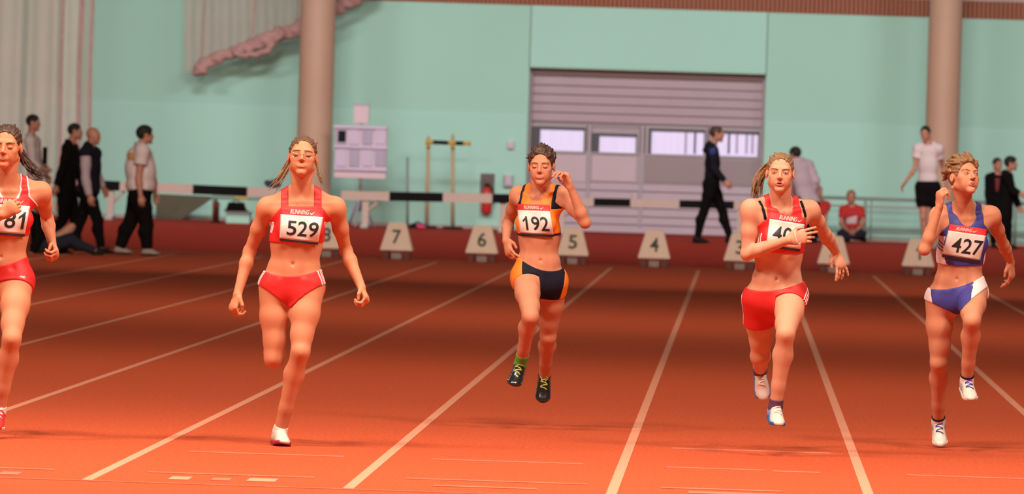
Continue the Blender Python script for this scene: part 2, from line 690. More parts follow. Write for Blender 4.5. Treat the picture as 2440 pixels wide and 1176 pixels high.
def add_body(S, J, g=1.0, male=False, bust=1.0, arm=1.0, leg=1.0, belly=0.0, tw=1.0):
    pel, nb = J['pel'], J['nb']
    L = np.linalg.norm(nb - pel)
    u = nrm(nb - pel)
    FP = frame_rows(J['hipR'] - J['hipL'], u)
    FC = frame_rows(J['shR'] - J['shL'], u)
    FM = frame_rows(nrm(FP[0]) + nrm(FC[0]), u)
    J['FP'], J['FC'], J['FM'], J['u'], J['L'] = FP, FC, FM, u, L
    w = (1.06 if male else 1.0) * tw
    T = 'torso'
    E = lambda c, A, r, k: S.ell(c, A, np.array(r) * g, k, T)
    E(pel + FP[2] * 0.030, FP, (0.138 * (0.94 if male else 1), 0.092, 0.085), 0.05)
    E(pel - FP[2] * 0.035 + FP[1] * 0.01, FP, (0.100, 0.082, 0.070), 0.05)
    for q in (-1, 1):
        E(pel + FP[0] * q * 0.065 - FP[1] * 0.055 - FP[2] * 0.03, FP, (0.078, 0.070, 0.082), 0.04)
    E(pel + u * 0.44 * L, FM, ((0.118 + belly * 0.5) * w, 0.080 + belly, 0.120), 0.06)
    E(pel + u * 0.22 * L, FM, ((0.126 + belly * 0.5) * w, 0.082 + belly, 0.085), 0.05)
    E(nb - u * 0.40 * L - FC[1] * belly * 0.3, FC, (0.122 * w, 0.090 + belly * 0.9, 0.130), 0.06)
    E(nb - u * 0.17 * L - FC[1] * (0.005 + belly * 0.4), FC, (0.128 * w, 0.076 + belly * 0.7, 0.082), 0.05)
    if bust > 0:
        for q in (-1, 1):
            E(nb - FC[2] * (0.33 * L) + FC[0] * q * 0.062 + FC[1] * 0.066, FC, (0.058, 0.046 * bust, 0.058), 0.03)
    for q, sh in ((-1, J['shL']), (1, J['shR'])):
        S.cap(nb - u * 0.075 + FC[0] * q * 0.05, sh - u * 0.012, 0.056 * g, 0.050 * g, 0.04, T)
        S.cap(nb + (J['head'] - nb) * 0.22 - FC[1] * 0.035 + FC[0] * q * 0.02, sh - FC[1] * 0.015 + u * 0.008, 0.036 * g, 0.030 * g, 0.035, T)
        # collar bone
        S.cap(nb - u * 0.018 + FC[0] * q * 0.018 + FC[1] * 0.052, sh + FC[1] * 0.030 + u * 0.018, 0.009, 0.008, 0.018, T)
    hd = J['head']
    HA, hs = J['HA'], J['hs']
    nk = hd + hs * (-0.022 * HA[1] - 0.050 * HA[2])
    S.cap(nb - u * 0.03 - FC[1] * 0.010, nk, 0.055 * g * w / tw, 0.045 * g * w / tw, 0.030, 'neck')
    for q in (-1, 1):
        S.cap(hd + hs * (q * 0.058 * HA[0] - 0.03 * HA[1] - 0.055 * HA[2]), nb + FC[0] * q * 0.012 + FC[1] * 0.040 - u * 0.012, 0.011, 0.008, 0.018, 'neck')
    for sd in 'LR':
        sh, el, wr = J['sh' + sd], J['el' + sd], J['wr' + sd]
        a = arm * g
        S.ell(sh + nrm(el - sh) * 0.015, FC, (0.046 * a, 0.048 * a, 0.052 * a), 0.03, 'uarm')
        mid = sh + (el - sh) * 0.5
        S.cap(sh, mid, 0.047 * a, 0.044 * a, 0.03, 'uarm')
        S.cap(mid, el, 0.042 * a, 0.032 * a, 0.02, 'uarm')
        S.ell(el, np.eye(3), (0.032 * a,) * 3, 0.012, 'farm')
        m2 = el + (wr - el) * 0.28
        S.cap(el, m2, 0.033 * a, 0.036 * a, 0.02, 'farm')
        S.cap(m2, wr, 0.036 * a, 0.0235 * a, 0.02, 'farm')
        hip, kn, an = J['hip' + sd], J['kn' + sd], J['an' + sd]
        b = leg * g
        q = -1 if sd == 'L' else 1
        bend = kn - (hip + an) * 0.5
        sh_dir = nrm(an - kn)
        fw = bend - (bend @ sh_dir) * sh_dir
        fw = nrm(fw + FP[1] * 0.03) if np.linalg.norm(fw) > 0.02 else nrm(FP[1] - (FP[1] @ sh_dir) * sh_dir)
        J['fw' + sd] = fw
        th = nrm(kn - hip)
        m1 = hip + (kn - hip) * 0.42
        S.cap(hip + FP[0] * q * 0.004, m1, 0.083 * b, 0.073 * b, 0.045, 'leg')
        S.cap(m1, kn, 0.073 * b, 0.047 * b, 0.03, 'leg')
        S.ell(kn - th * 0.09 + FP[0] * -q * 0.012, np.eye(3), (0.040 * b,) * 3, 0.05, 'leg')
        S.ell(kn + fw * 0.019, np.eye(3), (0.035 * b,) * 3, 0.02, 'leg')
        m3 = kn + (an - kn) * 0.30 - fw * 0.020
        S.cap(kn, m3, 0.043 * b, 0.051 * b, 0.03, 'leg')
        S.cap(m3, kn + (an - kn) * 0.72, 0.051 * b, 0.034 * b, 0.03, 'leg')
        S.cap(kn + (an - kn) * 0.7, an, 0.035 * b, 0.031 * b, 0.02, 'leg')
        S.cap(kn + fw * 0.012, an + fw * 0.004, 0.036 * b, 0.026 * b, 0.02, 'leg')


def foot_frame(an, toe, kn, toe_hint):
    """rows: toe direction, side, up; origin on the sole under the ankle"""
    at_ = toe - an
    up0 = nrm(kn - an)
    e = np.cross(at_, up0)
    if np.linalg.norm(e) < 0.35 * np.linalg.norm(at_):
        e = e + np.cross(at_, toe_hint) * 0.6
    e = nrm(e)
    t = nrm(at_)
    u = nrm(np.cross(e, t))
    if u @ up0 < 0 and u @ toe_hint < 0:
        u = -u
    an_ = math.radians(16)
    t2 = math.cos(an_) * t + math.sin(an_) * u
    u2 = math.cos(an_) * u - math.sin(an_) * t
    return np.array([t2, e, u2])


def shoe_sdf(an, A, s=1.0):
    o = an - A[2] * 0.072 * s
    L = lambda x, y, z: o + s * (x * A[0] + y * A[1] + z * A[2])
    U = Sdf()
    U.ell(L(-0.030, 0, 0.040), A, np.array((0.036, 0.033, 0.046)) * s, 0.03)
    U.ell(L(0.040, 0, 0.034), A, np.array((0.075, 0.036, 0.036)) * s, 0.03)
    U.ell(L(0.115, 0, 0.022), A, np.array((0.062, 0.042, 0.026)) * s, 0.03)
    U.cap(L(0.020, 0, 0.066), L(0.075, 0, 0.045), 0.030 * s, 0.026 * s, 0.02)
    U.cap(L(-0.004, 0, 0.045), L(-0.004, 0, 0.084), 0.037 * s, 0.036 * s, 0.02)

    def upper(P):
        x, y, z = local(P, o, A)
        return np.maximum(np.maximum(U(P), 0.013 * s - z), z - (0.090 - 0.12 * np.clip(x + 0.03, 0, 0.05)) * s)

    def sole(P):
        x, y, z = local(P, o, A)
        a = np.hypot(x + 0.028 * s, y) - 0.039 * s
        tt = np.clip((x + 0.028 * s) / (0.15 * s), 0, 1)
        b = np.hypot(x + 0.028 * s - tt * 0.15 * s, y) - (0.037 + 0.010 * tt) * s
        lift = np.clip(x - 0.10 * s, 0, 1) * 0.22
        return np.maximum(np.minimum(a, b), np.abs(z - lift - 0.006 * s) - 0.010 * s)
    return U, upper, sole, L, o


def shoe(parent, org, an, A, s, m_up, m_sole, m_lace, stripes=None, name='running_shoe', h=0.0042, label=None):
    U, upper, sole, L, o = shoe_sdf(an, A, s)
    lo, hi = U.bounds(0.03)
    sh = mk(name, polygonise(upper, lo, hi, h), m_up, parent, org, label=label)
    mk('sole', polygonise(sole, lo - 0.02, hi, h), m_sole, sh, org)
    if m_lace is not None:
        parts = []
        n = 5
        for i in range(n):
            x = 0.030 + 0.065 * i / (n - 1)
            pts = []
            for k in range(7):
                y = -0.021 + 0.042 * k / 6
                xo = x + (0.012 * (k / 6 - 0.5) if i % 2 else -0.012 * (k / 6 - 0.5))
                pts.append((xo, y))
            O = np.array([L(px, py, 0.14) for px, py in pts])
            hit, t = trace(U, O, np.repeat(-A[2][None], 7, 0), 0.14)
            parts.append(tube([q + A[2] * 0.002 for q in hit], 0.0032 * s, 6))
        for q in (-1, 1):
            O = np.array([L(0.024 - 0.018 * k, q * 0.006 * k, 0.16) for k in range(4)])
            hit, t = trace(U, O, np.repeat(-A[2][None], 4, 0), 0.16)
            hit = hit[0] + (O - O[0]) * 1.0 + A[2] * 0.004 - A[2] * 0.004 * np.arange(4)[:, None]
            parts.append(tube(list(hit), 0.003, 6))
        mk('laces', join(*parts), m_lace, sh, org)
    if stripes is not None:
        m_s, xs, wd = stripes
        for q in (-1, 1):
            def strip(P):
                x, y, z = local(P, o, A)
                r = np.full(len(P), 1.0)
                for xc in xs:
                    r = np.minimum(r, np.abs(x - (xc + 0.35 * (0.05 - z)) * s) - wd * s)
                r = np.maximum(r, np.maximum(0.016 * s - z, z - 0.062 * s))
                return np.maximum(np.maximum(U(P) - 0.002, r), -q * y + 0.012 * s)
            v, f_ = polygonise(strip, lo, hi, h * 0.8)
            if len(f_):
                mk('side_stripe', (v, f_), m_s, sh, org)
    return sh


TXT = {}


def text_mesh(s, bold=0.0, shear=0.0):
    key = (s, bold, shear)
    if key in TXT:
        return TXT[key]
    cu = bpy.data.curves.new('lettering', 'FONT')
    cu.body = s
    cu.offset = bold
    cu.shear = shear
    cu.resolution_u = 5
    cu.fill_mode = 'FRONT'
    o = bpy.data.objects.new('lettering', cu)
    COL.objects.link(o)
    dg = bpy.context.evaluated_depsgraph_get()
    me = o.evaluated_get(dg).to_mesh()
    bm = bmesh.new()
    bm.from_mesh(me)
    o.evaluated_get(dg).to_mesh_clear()
    bpy.data.objects.remove(o, do_unlink=True)
    bpy.data.curves.remove(cu)
    bmesh.ops.remove_doubles(bm, verts=bm.verts, dist=1e-4)
    bmesh.ops.triangulate(bm, faces=bm.faces)
    for cutlen in (0.12, 0.12):
        es = [e for e in bm.edges if e.calc_length() > cutlen]
        if es:
            bmesh.ops.subdivide_edges(bm, edges=es, cuts=2)
            bmesh.ops.triangulate(bm, faces=bm.faces)
    bm.verts.index_update()
    v = np.array([w.co[:2] for w in bm.verts])
    f = [tuple(w.index for w in q.verts) for q in bm.faces]
    bm.free()
    lo, hi = v.min(0), v.max(0)
    v = (v - lo) / (hi - lo)
    TXT[key] = (v, f, (hi[0] - lo[0]) / (hi[1] - lo[1]))
    return TXT[key]


ONE = (np.array([(0.42, 0.0), (0.68, 0.0), (0.68, 1.0), (0.48, 1.0), (0.42, 0.90), (0.10, 0.70), (0.10, 0.56), (0.42, 0.72)], float), [(0, 1, 2, 7), (7, 2, 3, 4), (7, 4, 5, 6)])


def number_mesh(s, bold=0.012):
    """digits laid out side by side in the unit square; one = stem with a flag"""
    vs, fs, x, n = [], [], 0.0, 0
    for ch in s:
        if ch == '1':
            v, f = ONE
            v = v.copy()
            # finer grid so that the stem follows the cloth
            uv = []
            q = []
            for face in f:
                a, b, c, d = v[list(face)]
                m = 5
                base = len(uv)
                for j in range(m):
                    for i in range(m):
                        p, r = i / (m - 1), j / (m - 1)
                        uv.append((1 - r) * ((1 - p) * a + p * b) + r * ((1 - p) * d + p * c))
                for j in range(m - 1):
                    for i in range(m - 1):
                        k = base + j * m + i
                        q.append((k, k + 1, k + m + 1, k + m))
            v, f = np.array(uv), q
        else:
            v, f, _ = text_mesh(ch, bold)
        vs.append(v * np.array([0.62, 1.0]) + np.array([x, 0.0]))
        fs += [tuple(i + n for i in q) for q in f]
        n += len(v)
        x += 0.70
    v = np.vstack(vs)
    lo, hi = v.min(0), v.max(0)
    return (v - lo) / (hi - lo), fs, (hi[0] - lo[0]) / (hi[1] - lo[1])


def swoosh():
    up = [(0.0, 0.42), (0.10, 0.10), (0.24, 0.0), (0.40, 0.06), (1.0, 0.95)]
    lo = [(0.42, 0.42), (0.28, 0.30), (0.16, 0.36), (0.06, 0.60)]
    pts = up + lo
    c = (0.2, 0.2)
    v = np.array([c] + pts)
    return v, [(0, i, i % len(pts) + 1) for i in range(1, len(pts) + 1)]


class Patch:
    """a sheet lying on surface f, its corners seen at four pixels (TL, TR, BR, BL)"""

    def __init__(s, f, cor, d0, nu=28, nv=20, lift=0.004, smooth=14, reach=0.16):
        tl, tr, br, bl = [np.array(c, float) for c in cor]
        U, W = np.meshgrid(np.linspace(0, 1, nu), np.linspace(0, 1, nv))
        PX = (1 - W)[..., None] * ((1 - U)[..., None] * tl + U[..., None] * tr) + W[..., None] * ((1 - U)[..., None] * bl + U[..., None] * br)
        D = np.array([nrm(ray(*p)) for p in PX.reshape(-1, 2)])
        st = d0 - 0.45
        O = CP + D * st
        hit, t = trace(f, O, D, 0.9)
        bad = t > 0.45 + reach
        t = t.reshape(nv, nu)
        bad = bad.reshape(nv, nu)
        good = ~bad
        tt = np.where(good, t, t[good].mean() if good.any() else 0.4)
        for _ in range(60):
            p = np.pad(tt, 1, mode='edge')
            av = (p[:-2, 1:-1] + p[2:, 1:-1] + p[1:-1, :-2] + p[1:-1, 2:]) / 4
            tt = np.where(bad, av, tt)
        base = tt.copy()
        for _ in range(smooth):
            p = np.pad(tt, 1, mode='reflect', reflect_type='odd')
            av = (p[:-2, 1:-1] + p[2:, 1:-1] + p[1:-1, :-2] + p[1:-1, 2:]) / 4
            tt = np.minimum(0.5 * tt + 0.5 * av, base)
        s.G = CP + D.reshape(nv, nu, 3) * (st + tt - lift)[..., None]
        du = np.gradient(s.G, axis=1)
        dv = np.gradient(s.G, axis=0)
        n = np.cross(du, dv)
        n /= np.linalg.norm(n, axis=2)[..., None] + 1e-12
        if (n.reshape(-1, 3) @ CF).mean() > 0:
            n = -n
        s.N = n
        s.nu, s.nv = nu, nv

    def map(s, uv, off=0.0):
        uv = np.asarray(uv, float)
        a = np.clip(uv[:, 0], 0, 1) * (s.nu - 1)
        b = np.clip(uv[:, 1], 0, 1) * (s.nv - 1)
        i = np.minimum(a.astype(int), s.nu - 2)
        j = np.minimum(b.astype(int), s.nv - 2)
        fa, fb = (a - i)[:, None], (b - j)[:, None]
        I = lambda G: (G[j, i] * (1 - fa) + G[j, i + 1] * fa) * (1 - fb) + (G[j + 1, i] * (1 - fa) + G[j + 1, i + 1] * fa) * fb
        return I(s.G) + I(s.N) * off

    def sheet(s, u0=0, u1=1, v0=0, v1=1, off=0.0, th=0.0012, n=(24, 16)):
        U, W = np.meshgrid(np.linspace(u0, u1, n[0]), np.linspace(v0, v1, n[1]))
        uv = np.stack([U.ravel(), W.ravel()], 1)
        a = s.map(uv, off)
        b = s.map(uv, off - th)
        m = len(a)
        fs = []
        for j in range(n[1] - 1):
            for i in range(n[0] - 1):
                q = (j * n[0] + i, (j + 1) * n[0] + i, (j + 1) * n[0] + i + 1, j * n[0] + i + 1)
                fs.append(q)
                fs.append(tuple(k + m for k in q[::-1]))
        rim = [i for i in range(n[0])] + [j * n[0] + n[0] - 1 for j in range(1, n[1])] + [(n[1] - 1) * n[0] + i for i in range(n[0] - 2, -1, -1)] + [j * n[0] for j in range(n[1] - 2, 0, -1)]
        for k in range(len(rim)):
            p, q = rim[k], rim[(k + 1) % len(rim)]
            fs.append((p, q, q + m, p + m))
        return np.vstack([a, b]), fs

    def print(s, vf, u0, u1, v0, v1, off=0.001):
        """flat shape (unit square, y up) printed on the sheet rectangle"""
        v, f = vf[0], vf[1]
        uv = np.stack([u0 + (u1 - u0) * v[:, 0], v1 + (v0 - v1) * v[:, 1]], 1)
        return s.map(uv, off), f


def add_bib(person, org, f, d0, cor, number, num_rect, head_rect, word_rect, black=0.07, lift=0.004):
    pt = Patch(f, cor, d0, lift=lift)
    hv = head_rect
    bib = mk('bib', pt.sheet(0, 1, hv, 1 - black), M_BIB, person, org, label='white paper race bib with black number %s' % number)
    mk('bib_header', pt.sheet(0, 1, 0, hv, off=0.0004), M_BIBRED, bib, org, label='red header strip with white lettering')
    mk('bib_footer', pt.sheet(0, 1, 1 - black, 1, off=0.0004), M_BIBBLK, bib, org, label='black strip along the bottom edge')
    t = number_mesh(number)
    mk('bib_number', pt.print(t, *num_rect, off=0.0012), M_BIBNUM, bib, org, smooth=False)
    t = text_mesh('RUNNING', 0.02, 0.25)
    u0, u1, v0, v1 = word_rect
    mk('bib_lettering', pt.print(t, u0, u1, v0, v1, off=0.0016), M_BIB, bib, org, smooth=False)
    w = (u1 - u0)
    mk('bib_swoosh', pt.print(swoosh(), u1 + 0.02, u1 + 0.02 + w * 0.27, v0 + (v1 - v0) * 0.1, v1, off=0.0016), M_BIB, bib, org, smooth=False)
    return bib


def face_parts(person, org, f, c, A, s, eyes='open', brow=None, mouth=0.0, lipc=None, iris=None, gaze=(0, 0), teeth=False, fine=True):
    L = lambda x, y, z: c + s * (x * A[0] + y * A[1] + z * A[2])

    def surf(pts):
        O = np.array([L(x, 0.17, z) for x, z in pts])
        hit, t = trace(f, O, np.repeat(-A[1][None], len(pts), 0), 0.17 * s)
        return hit
    for q in (-1, 1):
        e = surf([(q * 0.031, 0.003)])[0]
        if eyes == 'open':
            mk('eye', sphere(e - A[1] * 0.0052 * s, np.array((0.0120, 0.0062, 0.0042)) * s, A, 16, 10), M_EYE, person, org)
            g = e + A[0] * gaze[0] * s + A[2] * gaze[1] * s
            mk('iris', sphere(g - A[1] * 0.0040 * s, np.array((0.0054, 0.0060, 0.0046)) * s, A, 14, 8), iris, person, org)
            up, dn = 0.0042, -0.0045
        else:
            up, dn = -0.0008, -0.0060
        pts = [(q * (0.031 + 0.0145 * t), 0.003 + up * (1 - t * t) - 0.0008 * t * q) for t in np.linspace(-1, 1, 9)] if eyes == 'open' else \
              [(q * (0.031 + 0.0145 * t), 0.000 - 0.0040 * (1 - t * t)) for t in np.linspace(-1, 1, 9)]
        h = surf(pts)
        mk('eyelashes', tube(list(h + A[1] * 0.0008), [0.0006, 0.0012, 0.0015, 0.0017, 0.0018, 0.0018, 0.0018, 0.0015, 0.0008], 6), M_LASH, person, org)
        tl = brow[1] if brow else 0
        pts = [(q * (0.031 + 0.021 * t), 0.0205 + 0.0045 * (1 - t * t) + tl * (-t)) for t in np.linspace(-1, 1, 9)]
        h = surf(pts)
        mk('eyebrow', tube(list(h), [0.0012, 0.0021, 0.0025, 0.0026, 0.0025, 0.0023, 0.0019, 0.0014, 0.0008], 6), brow[0] if brow else M_LASH, person, org)
    # lips
    zc = -0.059
    up = [(0.0225 * t, zc + 0.0018 + mouth + 0.0030 * (1 - abs(t)) - 0.0012 * math.exp(-(t / 0.15) ** 2) - (0.9 * mouth) * t * t) for t in np.linspace(-1, 1, 15)]
    lo = [(0.0215 * t, zc - 0.0040 - mouth + (0.0038 + mouth) * t * t) for t in np.linspace(-1, 1, 15)]
    rad = [0.0010 + 0.0030 * math.sqrt(max(0, 1 - t * t)) for t in np.linspace(-1, 1, 15)]
    base = max((h - c) @ A[1] for h in surf([(0.024, zc), (-0.024, zc), (0.0, zc + 0.012), (0, zc - 0.016)]))
    def lipline(pp):
        out = []
        for (x, z) in pp:
            y = base / s - 0.0014 - 14.0 * x * x
            out.append(L(x, y, z))
        return out
    mk('lips', join(tube(lipline(up), [r * s for r in rad], 8), tube(lipline(lo), [r * 1.15 * s for r in rad], 8)), lipc, person, org)
    if mouth > 0:
        mk('mouth', sphere(L(0, base / s - 0.014, zc), np.array((0.019, 0.012, 0.0015 + mouth)) * s, A, 14, 8), M_MOUTH, person, org)
        if teeth:
            mk('teeth', sphere(L(0, base / s - 0.0085, zc + mouth * 0.55), np.array((0.0155, 0.008, 0.0032)) * s, A, 14, 8), M_TEETH, person, org)


def hair_sdf(c, A, s, line=0.086, side=0.45, nape=-0.045, vol=1.0, tufts=(), streak=0.0016, tilt=0.0, front=0.085, wide=0.083):
    H = Sdf()
    H.ell(c + s * (-0.016 * A[1] + 0.032 * A[2]), A, np.array((0.0765, 0.0955, 0.0868)) * s * vol, 0.02)
    T = Sdf()
    for a, b, ra, rb in tufts:
        T.cap(a, b, ra, rb, 0.010)

    def f(P):
        x, y, z = local(P, c, A)
        x, y, z = x / s, y / s, z / s
        d = H(P)
        ph = np.arctan2(x, z + 0.02)
        d = d + streak * s * np.sin(58 * ph + 9 * np.sin(4 * ph) + 14 * y) * np.clip(np.hypot(x, z) * 14, 0, 1)
        u, v, w = x / wide, (y - front) / 0.085, (z - (line - 0.108) - tilt * x) / 0.108
        r = np.sqrt(u * u + v * v + w * w)
        face = (r - 1) * 0.066 * s
        nk = ((nape + side * (y + 0.06)) - z) * s * 0.9
        ear = 0.030 * s - np.sqrt((y + 0.006) ** 2 + ((z + 0.012) * 0.75) ** 2) * s
        nk = np.where(np.abs(x) > 0.05, np.maximum(nk, ear), nk)
        d = np.maximum(np.maximum(d, -face), nk)
        if T.p:
            e = T(P)
            k = 0.006
            hh = np.maximum(k - np.abs(d - e), 0)
            d = np.minimum(d, e) - hh * hh / (4 * k)
        return d
    lo, hi = H.bounds(0.02)
    if T.p:
        l2, h2 = T.bounds(0.02)
        lo, hi = np.minimum(lo, l2), np.maximum(hi, h2)
    return f, lo, hi


def smooth_path(pts, n):
    """Catmull-Rom resample"""
    p = [np.asarray(q, float) for q in pts]
    p = [2 * p[0] - p[1]] + p + [2 * p[-1] - p[-2]]
    out = []
    m = len(p) - 3
    for i in range(n):
        t = i / (n - 1) * m
        k = min(int(t), m - 1)
        f = t - k
        a, b, c, d = p[k:k + 4]
        out.append(0.5 * (2 * b + (c - a) * f + (2 * a - 5 * b + 4 * c - d) * f * f + (3 * b - a - 3 * c + d) * f ** 3))
    return out


def lock_chain(pts, r0, r1, n, spread, seed, m=9, wave=0.25):
    """hair locks following a polyline: list of tapered capsules"""
    rnd = random.Random(seed)
    out = []
    pts = smooth_path(pts, m)
    for i in range(n):
        off = np.array([rnd.gauss(0, 1), rnd.gauss(0, 1), rnd.gauss(0, 1)]) * spread
        ph = rnd.random() * 6.28
        stop = m if rnd.random() < 0.5 else m - rnd.randint(1, 2)
        prev = None
        for j in range(stop):
            t = j / (m - 1)
            wv = wave * spread * math.sin(ph + 7 * t)
            p = pts[j] + off * (0.30 + 0.75 * t ** 0.7) + np.array([wv, wv * 0.5, wv])
            r = r0 + (r1 - r0) * j / (stop - 1)
            if prev is not None:
                out.append((prev[0], p, prev[1], r))
            prev = (p, r)
    return out


def scalp_tufts(c, A, s, n, seed, length=0.035, r=0.006, flow=(0, -1, 0.25), zmin=0.02, ymax=0.07, jitter=0.3, flat=0.9, lift=0.0, rad=(0.078, 0.097, 0.090)):
    rnd = random.Random(seed)
    out = []
    while len(out) < n:
        v = nrm([rnd.gauss(0, 1), rnd.gauss(0, 1), abs(rnd.gauss(0, 1))])
        p = v * np.array(rad) + np.array((0, -0.016, 0.032))
        if p[2] < zmin or p[1] > ymax:
            continue
        if p[1] > 0.02 and p[2] < 0.06:
            continue
        dr = nrm(np.array(flow) + jitter * np.array([rnd.gauss(0, 1), rnd.gauss(0, 1), rnd.gauss(0, 1)]) * 0.5 - v * (np.array(flow) @ v) * flat + v * lift)
        q = p + dr * length * (0.6 + 0.8 * rnd.random())
        W = lambda a: c + s * (a[0] * A[0] + a[1] * A[1] + a[2] * A[2])
        out.append((W(p * 0.98), W(q), r * s, r * 0.5 * s))
    return out


def read_joints(sp):
    d0 = sp['d']
    P = lambda t: at(t[0], t[1], d0 - (t[2] if len(t) > 2 else 0.0))
    J = {k: P(v) for k, v in sp['J'].items()}
    h = sp['head']
    J['head'] = at(h[0], h[1], d0 - h[2])
    J['HA'] = head_frame(*h[3:6])
    J['hs'] = h[6] if len(h) > 6 else 1.0
    if 'yaw' in sp:
        y = math.radians(sp['yaw'])
        ex = math.cos(y) * HX + math.sin(y) * FH
        tw = math.radians(sp.get('twist', 0))
        ex2 = math.cos(y + tw) * HX + math.sin(y + tw) * FH
        k = sp.get('size', 1.0)
        sw, hw = sp.get('sw', 0.165) * k, 0.085 * k
        up = nrm(J['nb'] - J['pel'])
        if 'shL' not in J:
            J['shL'] = J['nb'] - up * 0.045 * k - ex2 * sw
            J['shR'] = J['nb'] - up * 0.045 * k + ex2 * sw
        if 'hipL' not in J:
            J['hipL'] = J['pel'] - ex * hw
            J['hipR'] = J['pel'] + ex * hw
        fw = math.sin(y) * HX - math.cos(y) * FH
        for sd in 'LR':
            if 'to' + sd not in J:
                J['to' + sd] = J['an' + sd] + fw * 0.185 * k - ZV * 0.055 * k
    if 'pel' not in J:
        J['pel'] = (J['hipL'] + J['hipR']) / 2
    return J


M_EYE = mat('eye_white', (0.48, 0.40, 0.37), 0.3)
M_IRIS_BR = mat('iris_brown', (0.035, 0.016, 0.01), 0.2)
M_IRIS_BL = mat('iris_grey', (0.06, 0.07, 0.08), 0.2)
M_LASH = mat('lash_dark', (0.05, 0.022, 0.015), 0.8)
M_MOUTH = mat('mouth_dark', (0.05, 0.012, 0.012), 0.6)
M_TEETH = mat('teeth', (0.66, 0.58, 0.50), 0.35)
M_LIP = mat('lip_skin', (0.46, 0.095, 0.085), 0.45, 0.1, 60)
M_BIB = mat('bib_paper', (0.70, 0.58, 0.55), 0.55, 0.04, 9, 0.15, 14)
M_BIBRED = mat('bib_red', (0.72, 0.030, 0.035), 0.5, 0.06, 12)
M_BIBBLK = mat('bib_black', (0.022, 0.016, 0.018), 0.5)
M_BIBNUM = mat('bib_ink', (0.012, 0.010, 0.014), 0.5)


# ------------------------------------------------------------------ the hall
Y_FIN = on_z(520, 1154)[1]
Y_START = 88.0
Y_R0, Y_R1, Z_UP = 90.6, 94.0, 0.27
Y_WALL = 105.0
print('finish at', Y_FIN)

prof = [(4.0, 0.0), (Y_R0, 0.0), (Y_R1, Z_UP), (Y_WALL + 6.0, Z_UP), (Y_WALL + 6.0, -0.3), (4.0, -0.3)]
v = [(-34.0, y, z) for y, z in prof] + [(28.0, y, z) for y, z in prof]
n = len(prof)
f = [(i, i + n, (i + 1) % n + n, (i + 1) % n) for i in range(n)] + [tuple(range(n)), tuple(range(2 * n - 1, n - 1, -1))]
me = new_mesh('floor', v, f)
me.materials.append(M_TRACK)
me.materials.append(M_BANK)
me.polygons[1].material_index = 1
me.polygons[2].material_index = 1
floor = obj('floor', me, None, None, label='brick-red rubber running track with a raised bend at the far end', kind='structure')

X0 = -1.880 * CAM_H
for k in range(-9, 9):
    x = X0 + 1.2205 * k
    mk('lane_line', box(x - 0.0255, x + 0.0255, Y_FIN, Y_START, -0.02, 0.003), M_LINE, floor, smooth=False)


def floor_mark(p0, p1, wpx, m, name='floor_mark'):
    a, b = on_z(*p0), on_z(*p1)
    w = on_z(p0[0], p0[1] - wpx / 2)[1] - on_z(p0[0], p0[1] + wpx / 2)[1]
    y = (a[1] + b[1]) / 2
    mk(name, box(a[0], b[0], y - w / 2, y + w / 2, -0.02, 0.0028), m, floor, smooth=False)


mk('finish_line', box(-30, 24, Y_FIN - 0.06, Y_FIN - 0.02, -0.02, 0.0026), M_LINE_WORN, floor, smooth=False)
for p0, p1, w, m in [((352, 1125), (750, 1137), 2, M_LINE_WORN), ((406, 1138), (453, 1140), 7, M_LINE), ((506, 1141), (548, 1143), 6, M_LINE_WORN), ((592, 1142), (658, 1145), 7, M_LINE),
                     ((0, 1127), (48, 1128), 7, M_LINE_WORN), ((-40, 1113), (130, 1119), 2, M_LINE_WORN), ((1588, 1112), (1820, 1121), 2, M_LINE_WORN), ((1840, 1122), (1955, 1126), 2.5, M_LINE_WORN),
                     ((1574, 1162), (1860, 1170), 2.5, M_LINE_WORN), ((1640, 1174), (1860, 1178), 5, M_LINE_WORN), ((965, 1141), (1400, 1152), 2, M_LINE_WORN), ((1030, 1158), (1280, 1163), 2.5, M_LINE_WORN),
                     ((1030, 1094), (1390, 1105), 2, M_LINE_WORN), ((2160, 1132), (2440, 1140), 2, M_LINE_WORN), ((1600, 1069), (1980, 1078), 2, M_LINE_WORN), ((450, 1075), (820, 1088), 2, M_LINE_WORN)]:
    floor_mark(p0, p1, w, m)

# --- end wall with the door opening
DX0, DX1 = on_y(1256, 350, Y_WALL)[0], on_y(1820, 350, Y_WALL)[0]
DZ1 = on_y(1540, 169, Y_WALL)[2]
WZ = on_y(1650, 24, Y_WALL)[2]
ZB = Z_UP - 0.05
wall = mk('wall_back', join(box(-34, DX0, Y_WALL, Y_WALL + 0.6, ZB, WZ), box(DX1, 28, Y_WALL, Y_WALL + 0.6, ZB, WZ), box(DX0, DX1, Y_WALL, Y_WALL + 0.6, DZ1, WZ)), M_WALL, smooth=False,
          label='mint green end wall of the sports hall', kind='structure')
zsm = on_y(550, 250, Y_WALL)[2]
xl0, xl1 = -34.0, on_y(1256, 350, Y_WALL)[0] - 0.02
wp = mk('wall_panel', box(xl0, xl1, Y_WALL - 0.012, Y_WALL + 0.02, ZB, zsm), M_WALL2, wall, smooth=False)
wp = mk('wall_panel', box(DX1 + 0.02, 28, Y_WALL - 0.012, Y_WALL + 0.02, ZB, zsm), M_WALL2, wall, smooth=False)
wp = mk('wall_panel', box(DX0 + 0.01, DX1 - 0.01, Y_WALL - 0.012, Y_WALL + 0.02, DZ1 + 0.02, WZ), M_WALL2, wall, smooth=False)
for x in (DX0, DX1):
    mk('wall_joint', box(x - 0.012, x + 0.012, Y_WALL - 0.016, Y_WALL + 0.02, DZ1, WZ), M_SEAM, wall, smooth=False)
